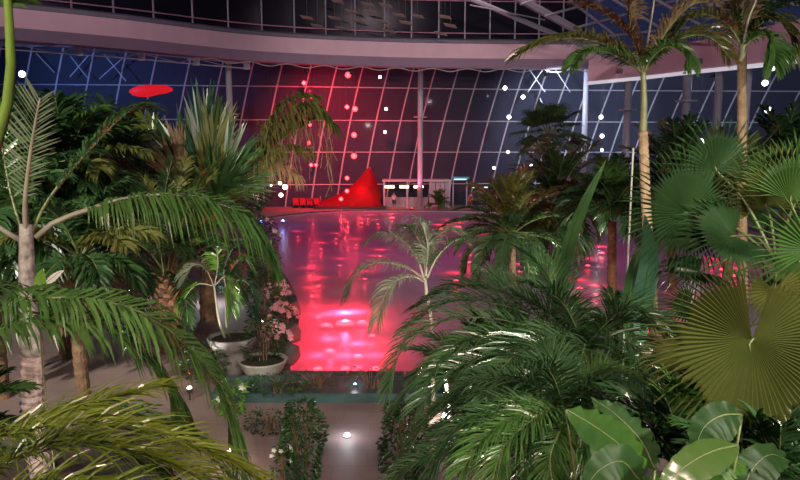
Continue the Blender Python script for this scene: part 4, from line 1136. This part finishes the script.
for k, (pp, dz) in enumerate([([chp, (535, 400), (495, 408), (455, 432), (430, 475)], -0.2), ([chp, (530, 412), (490, 432), (462, 470)], -0.6), ([chp, (530, 385), (480, 380), (440, 405)], 0.5), ([chp, (540, 420), (520, 455), (515, 500)], -0.5),
                ([chp, (580, 380), (610, 368), (640, 385)], 0.5), ([chp, (560, 375), (545, 350), (515, 345)], 0.7), ([chp, (595, 410), (620, 430), (630, 470)], 0.3), ([chp, (560, 430), (550, 460), (556, 500)], -0.7), ([chp, (515, 420), (455, 445), (405, 470), (380, 500)], -0.1), ([chp, (520, 395), (470, 395), (425, 425), (400, 470)], 0.8), ([chp, (545, 412), (505, 445), (490, 490)], -0.9), ([chp, (560, 395), (550, 372), (530, 362)], -0.4), ([chp, (580, 395), (602, 385), (622, 395)], -0.4), ([chp, (575, 420), (590, 445), (592, 490)], -0.6)]):
    frond(Hp, L3(pp, 6.6, dz), n=76, ll=0.50, lw=0.015, m=[LEAF_FINE, LEAF_MID, LEAF_FINE][k % 3], sm=STALK, r=0.011, stalk=0.06, seed=100+k, droop=0.3, vee=26, ang=(66, 28), jit=0.18)

# I: tall strap leaves
I_ = palm(590, 10.5, 'dark plant with tall upright strap leaves leaning to the right', 'plant', 'strap_leaf_plant')
bI = P(560, 420, 10.5)
paddle(I_, I_.location, L3([(552, 345), (558, 300), (568, 245), (585, 200), (606, 160)], 10.5, -0.3), 0.28, LEAF_DARK, LEAF_DARK, r=0.04, hint=(0.5, -1, 0.1), seed=1, fold=0.15, wave=0.0, peak=0.5)
paddle(I_, I_.location, L3([(640, 350), (643, 300), (650, 255), (645, 215)], 10.5, -0.2), 0.34, LEAF_BLUE, LEAF_DARK, r=0.04, hint=(-0.5, -1, 0.1), seed=2, fold=0.15, wave=0.0, peak=0.5)
paddle(I_, I_.location, L3([(628, 345), (630, 300), (636, 262), (652, 232)], 10.9, 0.2), 0.36, LEAF_DARK, LEAF_DARK, r=0.04, hint=(0.4, -1, 0.1), seed=3, fold=0.15, wave=0.0, peak=0.5)

# J: tall palm with green shaft
yj = 14.0
J = empty('palm_tree', Vector((P(655, 400, yj).x, yj, 0)), 'tall slender palm with a ringed trunk and smooth green shaft, brown dead frond on top', 'palm')
trunk(J, [J.location, P(654, 330, yj), P(647, 220, yj), P(643, 132, yj)], 0.115, 0.10, BARK_TAN, 46)
trunk(J, [P(643, 134, yj), P(644, 100, yj), P(643, 72, yj)], 0.085, 0.055, CROWNSHAFT, name='crownshaft')
cj = (643, 74)
frond(J, L3([cj, (648, 40), (654, 0), (656, -30)], yj, -0.2), n=10, ll=0.2, lw=0.03, m=LEAF_PALE, sm=STALK_PALE, r=0.04, stalk=0.8, seed=120)
for k, (pp, dz, mm, ll_) in enumerate([([cj, (625, 55), (598, 42), (568, 38), (540, 44), (520, 54)], -0.6, LEAF_OLIVE, 0.55), ([cj, (628, 62), (606, 52), (584, 54), (572, 66)], -1.2, LEAF_MID, 0.45),
                ([cj, (636, 48), (628, 20), (632, -10), (650, -30)], 0.3, LEAF_DRY, 0.5), ([cj, (655, 50), (672, 24), (690, 6), (712, 0)], -0.4, LEAF_DRY, 0.55),
                ([cj, (662, 52), (688, 36), (712, 38), (728, 56)], 0.7, LEAF_OLIVE, 0.5), ([cj, (652, 58), (668, 46), (684, 54), (690, 66)], -0.9, LEAF_MID, 0.38), ([cj, (640, 50), (622, 28), (600, 10), (580, 4)], 0.8, LEAF_DRY, 0.4)]):
    frond(J, L3(pp, yj, dz), n=64, ll=ll_*1.5, lw=0.046, m=mm, sm=STALK, r=0.026, stalk=0.12, seed=121+k, droop=0.55, vee=30)
# K: second tall palm
yk = 15.5
K = empty('palm_tree', Vector((P(743, 390, yk).x, yk, 0)), 'tall slender palm with a brown trunk before the bulkhead end', 'palm')
trunk(K, [K.location, P(743, 300, yk), P(742, 160, yk), P(742, 58, yk)], 0.115, 0.10, BARK_TAN, 46)
trunk(K, [P(742, 60, yk), P(743, 44, yk)], 0.10, 0.075, CROWNSHAFT, name='crownshaft')
ck = (743, 48)
frond(K, L3([ck, (748, 20), (756, 0), (760, -20)], yk, -0.2), n=10, ll=0.2, lw=0.03, m=LEAF_PALE, sm=STALK_PALE, r=0.045, stalk=0.8, seed=140)
for k, (pp, dz, mm) in enumerate([([ck, (728, 25), (704, 14), (682, 24), (668, 44)], -0.5, LEAF_OLIVE), ([ck, (760, 24), (778, 20), (790, 36), (794, 56)], -0.4, LEAF_OLIVE), ([ck, (755, 38), (768, 36), (774, 50), (774, 66)], -0.8, LEAF_MID),
                ([ck, (735, 20), (728, -5), (730, -30)], 0.3, LEAF_DARK), ([ck, (765, 18), (790, 2), (820, 4)], 0.3, LEAF_DARK), ([ck, (742, 15), (748, -15)], 0.6, LEAF_DRY), ([ck, (752, 20), (770, 0), (780, -20)], 0.6, LEAF_DARK)]):
    frond(K, L3(pp, yk, dz), n=60, ll=0.75, lw=0.05, m=mm, sm=STALK, r=0.028, stalk=0.12, seed=141+k, droop=0.55, vee=26)

# M: fan palms on the right
ym = 8.2
M_ = palm(770, ym, 'big fan palm with broad dark leaves at the right')
trunk(M_, [M_.location, P(772, 420, ym), P(775, 330, ym), P(776, 262, ym)], 0.16, 0.15, BARK_TAN, 14)
cm = P(776, 262, ym)
fan(M_, cm, P(688, 214, ym-0.3), (-0.1, -1, 0.35), 0.98, LEAF_DARK, r=0.025, axis=(-0.75, 0, 0.35), span=150, n=56, split=0.5, droop=0.25, seed=160)
fan(M_, cm, P(716, 170, ym+0.6), (-0.1, -1, 0.3), 0.8, LEAF_DARK, r=0.025, axis=(-0.4, 0, 0.9), span=140, n=36, split=0.55, droop=0.1, seed=161)
fan(M_, cm, P(765, 205, ym+0.5), (0.1, -1, 0.2), 0.9, LEAF_OLIVE, r=0.025, axis=(-0.1, 0, 1), span=110, n=34, split=0.5, droop=0.05, seed=162)
fan(M_, cm, P(800, 195, ym-0.2), (-0.2, -1, 0.2), 0.85, LEAF_MID, r=0.025, axis=(0.1, 0, 1), span=100, n=32, split=0.5, droop=0.05, seed=163)
fan(M_, cm, P(734, 236, ym-0.6), (-0.3, -0.8, 0.6), 0.75, LEAF_DARK, r=0.025, axis=(-0.9, -0.2, -0.1), span=130, n=36, split=0.55, droop=0.35, seed=164)
fan(M_, cm, P(800, 262, ym-0.5), (0, -1, 0.4), 0.85, LEAF_MID, r=0.025, axis=(0.5, 0, -0.4), span=140, n=36, split=0.55, droop=0.4, seed=165)
fan(M_, cm, P(700, 272, ym+0.3), (0, -0.35, 1), 0.7, LEAF_DARK, r=0.025, axis=(-1, 0, -0.1), span=120, n=34, split=0.5, droop=0.9, seed=166)
fan(M_, cm, P(690, 305, ym+0.8), (0, -0.8, 0.6), 0.5, LEAF_DARK, r=0.02, axis=(-0.8, 0, -0.3), span=130, n=30, split=0.45, droop=0.5, seed=167)
fan(M_, cm, P(775, 290, ym-0.9), (0.1, -0.9, 0.5), 0.7, LEAF_OLIVE, r=0.02, axis=(0.1, -0.3, -0.9), span=130, n=34, split=0.5, droop=0.3, seed=168)
yn = 5.8
Nn = palm(815, yn, 'near fan palm with one huge yellow green leaf hanging toward the path')
trunk(Nn, [Nn.location, P(818, 480, yn), P(820, 318, yn)], 0.13, 0.12, BARK_BROWN, 12)
cn = P(818, 316, yn)
fan(Nn, cn, P(752, 340, yn-0.4), (-0.1, -0.95, 0.45), 1.0, LEAF_FAN, r=0.018, axis=(-0.15, -0.25, -0.85), span=168, n=76, split=0.66, droop=0.15, cup=0.05, seed=170)
fan(Nn, cn, P(790, 200, yn+0.3), (-0.2, -1, 0.2), 0.62, LEAF_MID, r=0.016, axis=(0.1, 0, 1), span=80, n=26, split=0.5, droop=0.05, seed=171)
fan(Nn, cn, P(812, 250, yn-0.2), (-0.3, -1, 0.2), 0.6, LEAF_MID, r=0.016, axis=(-0.2, 0, 1), span=120, n=32, split=0.5, droop=0.1, seed=172)
fan(Nn, cn, P(690, 360, yn+1.2), (0, -0.5, 0.9), 0.62, LEAF_OLIVE, r=0.016, axis=(-0.9, 0.1, -0.05), span=110, n=34, split=0.5, droop=0.5, seed=173)
fan(Nn, cn, P(800, 400, yn+0.2), (0, -0.9, 0.5), 0.6, LEAF_OLIVE, r=0.016, axis=(0.2, -0.2, -0.8), span=130, n=34, split=0.55, droop=0.3, seed=174)

# O: broad-leaf plants at the bottom
O1 = palm(648, 4.6, 'broad leaved plant with a lit ragged leaf beside the tan stem', 'plant', 'broad_leaf_plant')
bo = O1.location
paddle(O1, bo, L3([(566, 410), (590, 424), (620, 446), (644, 478)], 4.6, -0.1), 0.42, LEAF_BROADL, r=0.014, seed=1, notch=0.18, hint=(0.2, -0.7, 0.7), wave=0.06, peak=0.55)
paddle(O1, bo, L3([(640, 482), (622, 462), (600, 470), (584, 490)], 4.4, -0.1), 0.34, LEAF_BROAD, r=0.014, seed=2, notch=0.1, hint=(0.1, -0.8, 0.6), wave=0.07)
paddle(O1, bo, L3([(655, 470), (640, 440), (612, 412), (590, 398)], 4.9, 0.3), 0.30, LEAF_BROAD, r=0.014, seed=3, notch=0.2, hint=(0, -0.6, 0.8), wave=0.09)
O2 = palm(705, 4.3, 'broad leaved plant with pale glossy leaf under the yellow fan leaf', 'plant', 'broad_leaf_plant')
bo = O2.location
paddle(O2, bo, L3([(742, 415), (722, 416), (704, 428), (694, 452)], 4.5, -0.1), 0.30, LEAF_BROAD, r=0.014, seed=4, notch=0.1, hint=(0, -0.9, 0.5), wave=0.07)
paddle(O2, bo, L3([(738, 446), (712, 452), (684, 468), (655, 496)], 4.0, -0.2), 0.24, leafmat('leaf_glossy_light', (0.07, 0.14, 0.03), (0.12, 0.19, 0.05), rough=0.22, spec=0.4), r=0.014, seed=5, notch=0.05, hint=(0.1, -0.6, 0.8), wave=0.04)
paddle(O2, bo, L3([(700, 500), (712, 476), (730, 462), (748, 470)], 4.0, 0.1), 0.22, LEAF_BROADL, r=0.014, seed=6, notch=0.2, hint=(0, -0.7, 0.7), wave=0.09)
paddle(O2, bo, L3([(740, 500), (752, 470), (770, 455), (790, 462)], 4.4, 0.2), 0.30, LEAF_BROAD, r=0.014, seed=7, notch=0.1, hint=(0, -0.7, 0.7), wave=0.09)
# small feathery filler palms low on the right
O3 = palm(682, 5.6, 'low feathery palm with glossy diagonal leaflets between the broad leaved plants')
trunk(O3, [O3.location, P(682, 474, 5.6)], 0.05, 0.04, BARK_BROWN, 6)
crown(O3, P(682, 474, 5.6), 18, 0.95, (78, 25), (30, 95), 0.34, 0.03, LEAF_DARK, nl=26, seed=51, variants=4, droop=0.3, r=0.012, ms=[LEAF_MID, LEAF_DARK, LEAF_DARK, LEAF_MID])
O4 = palm(775, 5.0, 'low dark feathery palm with white glints under the huge fan leaf')
trunk(O4, [O4.location, P(775, 510, 5.0)], 0.05, 0.04, BARK_BROWN, 6)
crown(O4, P(775, 510, 5.0), 18, 0.95, (80, 15), (30, 95), 0.32, 0.025, LEAF_DARK, nl=28, seed=52, variants=4, droop=0.3, r=0.012)
O5 = palm(520, 7.6, 'low dark feathery palm under the deep green date palm')
trunk(O5, [O5.location, P(520, 470, 7.6)], 0.06, 0.05, BARK_BROWN, 6)
crown(O5, P(520, 470, 7.6), 20, 1.3, (80, 15), (30, 100), 0.38, 0.022, LEAF_DARK, nl=40, seed=53, variants=4, droop=0.3, r=0.012, ms=[LEAF_FINE, LEAF_DARK, LEAF_FINE, LEAF_DARK])
O7 = palm(492, 9.8, 'low dark feathery palm on the bed behind the bent light post')
trunk(O7, [O7.location, P(498, 400, 9.8)], 0.06, 0.05, BARK_BROWN, 6)
crown(O7, P(498, 400, 9.8), 22, 1.5, (75, 0), (30, 100), 0.45, 0.022, LEAF_DARK, nl=44, seed=55, variants=4, droop=0.3, r=0.012, ms=[LEAF_DARK, LEAF_FINE, LEAF_DARK, LEAF_DARK])
O6 = palm(-30, 7.6, 'low dark feathery palm around the foot of the ringed white trunk')
trunk(O6, [O6.location, P(-40, 425, 7.6)], 0.05, 0.04, BARK_BROWN, 6)
crown(O6, P(-40, 425, 7.6), 14, 0.9, (70, 0), (40, 100), 0.34, 0.03, LEAF_DARK, nl=26, seed=54, variants=4, droop=0.3, r=0.012, ms=[LEAF_DARK, LEAF_MID, LEAF_DARK, LEAF_DARK])

# Q: mid distance palms right of centre
Q1 = palm(555, 30, 'mid distance feathery palm with pale lit fronds behind the strap leaves')
trunk(Q1, [Q1.location, P(555, 250, 30), P(556, 205, 30)], 0.18, 0.16, BARK_BROWN, 12)
crown(Q1, P(556, 205, 30), 34, 3.0, (80, -20), (40, 110), 0.85, 0.06, LEAF_DARK, nl=34, seed=61, variants=5, droop=0.45, r=0.04, ms=[LEAF_DARK, LEAF_FINE, LEAF_DARK, LEAF_OLIVE, LEAF_DARK])
Q2 = palm(512, 27, 'olive bushy palm in front of the low dark canopy')
trunk(Q2, [Q2.location, P(512, 270, 27), P(512, 240, 27)], 0.18, 0.16, BARK_BROWN, 12)
crown(Q2, P(512, 235, 27), 36, 2.9, (85, -10), (40, 100), 0.7, 0.05, LEAF_OLIVE, nl=34, seed=62, variants=5, droop=0.4, r=0.035, ms=[LEAF_OLIVE, LEAF_OLIVE, LEAF_DARK, LEAF_FINE, LEAF_DARK])
Q3 = palm(552, 44, 'dark fan palm silhouette before the grid of glass')
trunk(Q3, [Q3.location, P(549, 180, 44), P(549, 138, 44)], 0.36, 0.30, BARK_BROWN, 16)
fan_crown(Q3, P(549, 136, 44), 26, 1.5, 1.5, (-35, 70), LEAF_DARK, seed=63, r=0.05, n=22, span=120, split=0.5, droop=0.5)
Q4 = palm(612, 24, 'bushy green palm behind the thin pole')
trunk(Q4, [Q4.location, P(612, 260, 24), P(612, 222, 24)], 0.18, 0.16, BARK_BROWN, 12)
crown(Q4, P(612, 215, 24), 30, 2.1, (82, 15), (40, 100), 0.7, 0.05, LEAF_DARK, nl=34, seed=64, variants=5, droop=0.4, r=0.035, ms=[LEAF_MID, LEAF_DARK, LEAF_FINE, LEAF_DARK, LEAF_DARK])
Q5 = palm(672, 26, 'dark palm between the two tall slender trunks')
trunk(Q5, [Q5.location, P(672, 240, 26), P(672, 192, 26)], 0.18, 0.16, BARK_BROWN, 12)
crown(Q5, P(672, 190, 26), 28, 2.8, (82, 0), (40, 105), 0.7, 0.06, LEAF_DARK, nl=30, seed=65, variants=5, droop=0.4, r=0.035)
Q6 = palm(728, 20, 'olive leafy palm with glinting fronds at the brown trunk of the tall palm')
trunk(Q6, [Q6.location, P(728, 260, 20), P(728, 215, 20)], 0.16, 0.14, BARK_BROWN, 12)
crown(Q6, P(728, 215, 20), 26, 2.6, (85, 10), (35, 100), 0.6, 0.05, LEAF_OLIVE, nl=34, seed=66, variants=5, droop=0.4, r=0.03, ms=[LEAF_OLIVE, LEAF_MID, LEAF_OLIVE, LEAF_DARK, LEAF_FINE])
Q7 = palm(785, 24, 'dark palm at the right below the bulkhead')
trunk(Q7, [Q7.location, P(785, 230, 24), P(785, 185, 24)], 0.18, 0.16, BARK_BROWN, 12)
crown(Q7, P(785, 182, 24), 28, 2.6, (85, 0), (35, 105), 0.7, 0.06, LEAF_DARK, nl=30, seed=67, variants=5, droop=0.4, r=0.035)
Q8 = palm(438, 63.8, 'small green palm close to the pink column')
trunk(Q8, [Q8.location, Q8.location + Vector((0, 0, 0.5))], 0.12, 0.1, BARK_BROWN, 5)
crown(Q8, Q8.location + Vector((0, 0, 0.5)), 16, 1.5, (85, 30), (30, 90), 0.5, 0.06, LEAF_MID, nl=16, seed=68, variants=3, droop=0.3, r=0.03)
Q9 = palm(620, 13, 'fine feathery palm between the thin pole and the strap leaves')
trunk(Q9, [Q9.location, P(622, 380, 13), P(622, 345, 13)], 0.1, 0.09, BARK_BROWN, 12)
crown(Q9, P(622, 345, 13), 14, 1.2, (80, 0), (40, 105), 0.5, 0.035, LEAF_DARK, nl=30, seed=69, variants=4, droop=0.35, r=0.02, ms=[LEAF_DARK, LEAF_PALE, LEAF_FINE, LEAF_DARK])

# ------------------------------------------------------------------ shrubs and flowers
shrub('shrub', G(303, 478), 0.46, 0.55, 1.35, 'dark small leaved shrub on the left edge of the path', n=1300, ls=0.10, seed=11)
shrub('shrub', G(404, 474), 0.5, 0.55, 1.30, 'dark small leaved shrub on the right edge of the path', n=1300, ls=0.10, seed=12)
shrub('shrub', G(272, 432), 0.75, 0.30, 0.45, 'low brownish ground cover bush under the teal kerb', n=420, ls=0.08, seed=13, m=LEAF_DARK)
shrub('shrub', G(420, 432), 0.8, 0.4, 0.55, 'low dark bush beside the bent light post', n=420, ls=0.09, seed=14)
shrub('shrub', G(276, 393, 0.22), 0.95, 0.32, 0.42, 'low trimmed hedge along the pool corner', n=700, ls=0.08, seed=15)
shrub('shrub', G(372, 388, 0.22), 0.95, 0.25, 0.50, 'small twiggy plant on the near pool rim', n=150, ls=0.08, seed=16, stems=12)
shrub('shrub', G(316, 388, 0.22), 0.7, 0.2, 0.4, 'sparse grassy plant on the kerb at the pool corner', n=120, ls=0.08, seed=17, stems=12)
shrub('shrub', G(205, 380), 0.7, 0.5, 0.9, 'dark leafy shrub beside the stone urn', n=420, ls=0.11, seed=18)
shrub('shrub', G(262, 262), 1.1, 1.1, 2.3, 'pale flecked shrub by the blue lights', n=600, ls=0.20, seed=19, m=LEAF_FINE, flowers=14, fm=PETAL_W, fs=0.12)
shrub('shrub', G(250, 250), 1.6, 1.4, 2.2, 'dark shrub on the far left bank of the pool', n=600, ls=0.22, seed=20, m=LEAF_DARK)
shrub('shrub', G(232, 414), 0.32, 0.3, 0.75, 'bright lit leafy tuft at the tip of the arching frond', n=160, ls=0.15, seed=29, m=LEAF_BRIGHT, flowers=4, fm=PETAL_W, fs=0.07)
for k, (px, py, lb) in enumerate([(284, 312, 'pink orchid cluster spilling over the dark bank'), (276, 336, 'pink orchid cluster low on the bank beside the pots'), (278, 286, 'pale pink orchid cluster high on the left bank')]):
    shrub('orchid_plant', G(px, py+22), 0.45, 0.4, 1.0, lb, 'orchid', m=LEAF_DARK, n=150, ls=0.14, seed=30+k, flowers=26, fs=0.085)
shrub('flower_plant', G(284, 485), 0.22, 0.2, 0.7, 'small plant with white blossoms at the foot of the path shrub', 'flower', m=LEAF_DARK, n=80, ls=0.1, seed=37, flowers=7, fm=PETAL_W, fs=0.045)
shrub('shrub', G(262, 318), 0.7, 0.6, 1.6, 'dark leafy shrub behind the pink orchids', n=500, ls=0.16, seed=41)
shrub('shrub', G(244, 300), 1.0, 0.8, 2.2, 'tall dark shrub behind the potted palm', n=700, ls=0.20, seed=42, m=LEAF_BLUE)
shrub('shrub', G(266, 286), 0.8, 0.8, 1.6, 'dark shrub above the highest orchid cluster', n=500, ls=0.18, seed=43)
# dark rocks on the left bank
for k, (px, py, s) in enumerate([(292, 362, 0.55), (296, 340, 0.6), (299, 316, 0.65), (290, 298, 0.7), (279, 282, 0.7), (268, 268, 0.8), (262, 256, 0.9)]):
    rd = random.Random(k); g = G(px-6, py)
    bm = bmesh.new(); bmesh.ops.create_icosphere(bm, subdivisions=2, radius=1.0)
    for v in bm.verts:
        f = 0.8 + 0.18*math.sin(v.co.x*3+k)+0.16*math.sin(v.co.y*4+k*2)+rd.uniform(-0.06, 0.06)
        v.co = Vector((v.co.x*f*s*0.7, v.co.y*f*s, max(-0.12, v.co.z*f*s*0.7)))
    me = bpy.data.meshes.new('boulder'); bm.to_mesh(me); bm.free(); me.materials.append(ROCK)
    o = obj('boulder', me, None, (g.x, g.y, 0.12)); tag(o, 'dark rounded boulder on the left pool bank', 'boulder', 'boulders on the left pool bank')
# dark hedges that stand before the far glass
for k, (px, py, rx, h, lb) in enumerate([(500, 207, 2.6, 3.0, 'dark hedge beside the low canopy'), (560, 206, 4.0, 3.2, 'dark hedge before the right hand glass'), (660, 204, 6.0, 4.4, 'tall dark hedge below the bulkhead'), (760, 202, 5.0, 4.6, 'dark hedge at the right end of the glass'),
                                      (255, 207, 3.2, 2.6, 'dark hedge behind the left bank'), (190, 205, 5.0, 2.6, 'dark hedge behind the fan palm'), (60, 203, 7.0, 3.0, 'dark hedge at the far left glass')]):
    g = G(px, py); shrub('hedge', Vector((g.x, 62.6, 0)), rx, 1.2, h, lb, 'hedge', n=900, ls=0.55, seed=70+k, m=LEAF_DARK, stems=10)

# ------------------------------------------------------------------ plant spot lamps on the ground (uplights)
def uplight(px, py, tgt, col, power, label, angle=70):
    g = G(px, py)
    t = ground_spot(px, py, E_WARM, label, 0.07, col, power, tgt, angle)
uplight(452, 462, P(425, 265, yf_), (1, .95, .85), 520, 'small spot light added to brighten the young palm by the pool', 40)  # lamp added to whiten the young palm's leaflets
uplight(44, 640, P(33, 400, 9), (1, .88, .8), 260, 'unseen spot light added to brighten the ringed white trunk', 60)  # lamp added out of view so the lower trunk stands out
uplight(510, 520, P(560, 330, 8.6), (0.95, 1, .85), 260, 'small spot light lighting the date palms', 90)
uplight(640, 520, P(650, 120, yj), (1, .95, .8), 900, 'small spot light lighting the tall ringed palm', 50)
uplight(720, 520, P(745, 60, yk), (1, .95, .8), 900, 'small spot light lighting the brown trunk palm', 50)
uplight(190, 400, P(180, 210, yd), (1, .95, .85), 400, 'small spot light lighting the date palm with the rough trunk', 90)
uplight(560, 300, P(560, 190, 30), (1, .97, .85), 700, 'small spot light lighting the mid distance palms', 110)

uplight(262, 330, P(285, 130, ye), (1, .95, .82), 700, 'small spot light added on the left bank, aimed at the drooping threaded leaf', 50)  # lamp added to lighten the drooping leaf
cx_ = P(420.5, 200, 65.2).x
t = empty('ground_light', Vector((cx_-0.9, 64.0, 0)), 'small pink spot light added at the foot of the slim column', 'ground light')  # lamp added to turn the grey column pink
q = MB(); q.lathe([(0.10, 0), (0.14, 0.05), (0.14, 0.2)], 12); q.obj('housing', DARK, t)
q = MB(); q.lathe([(0.12, 0.2), (0.08, 0.24), (0.01, 0.26)], 12); q.obj('lens', E_RED, t)
light('SPOT', t.location + Vector((0, 0, 0.45)), (1.0, 0.22, 0.38), 900, t, 0.1, (cx_, 65.1, 8.5), 60, 0.9)
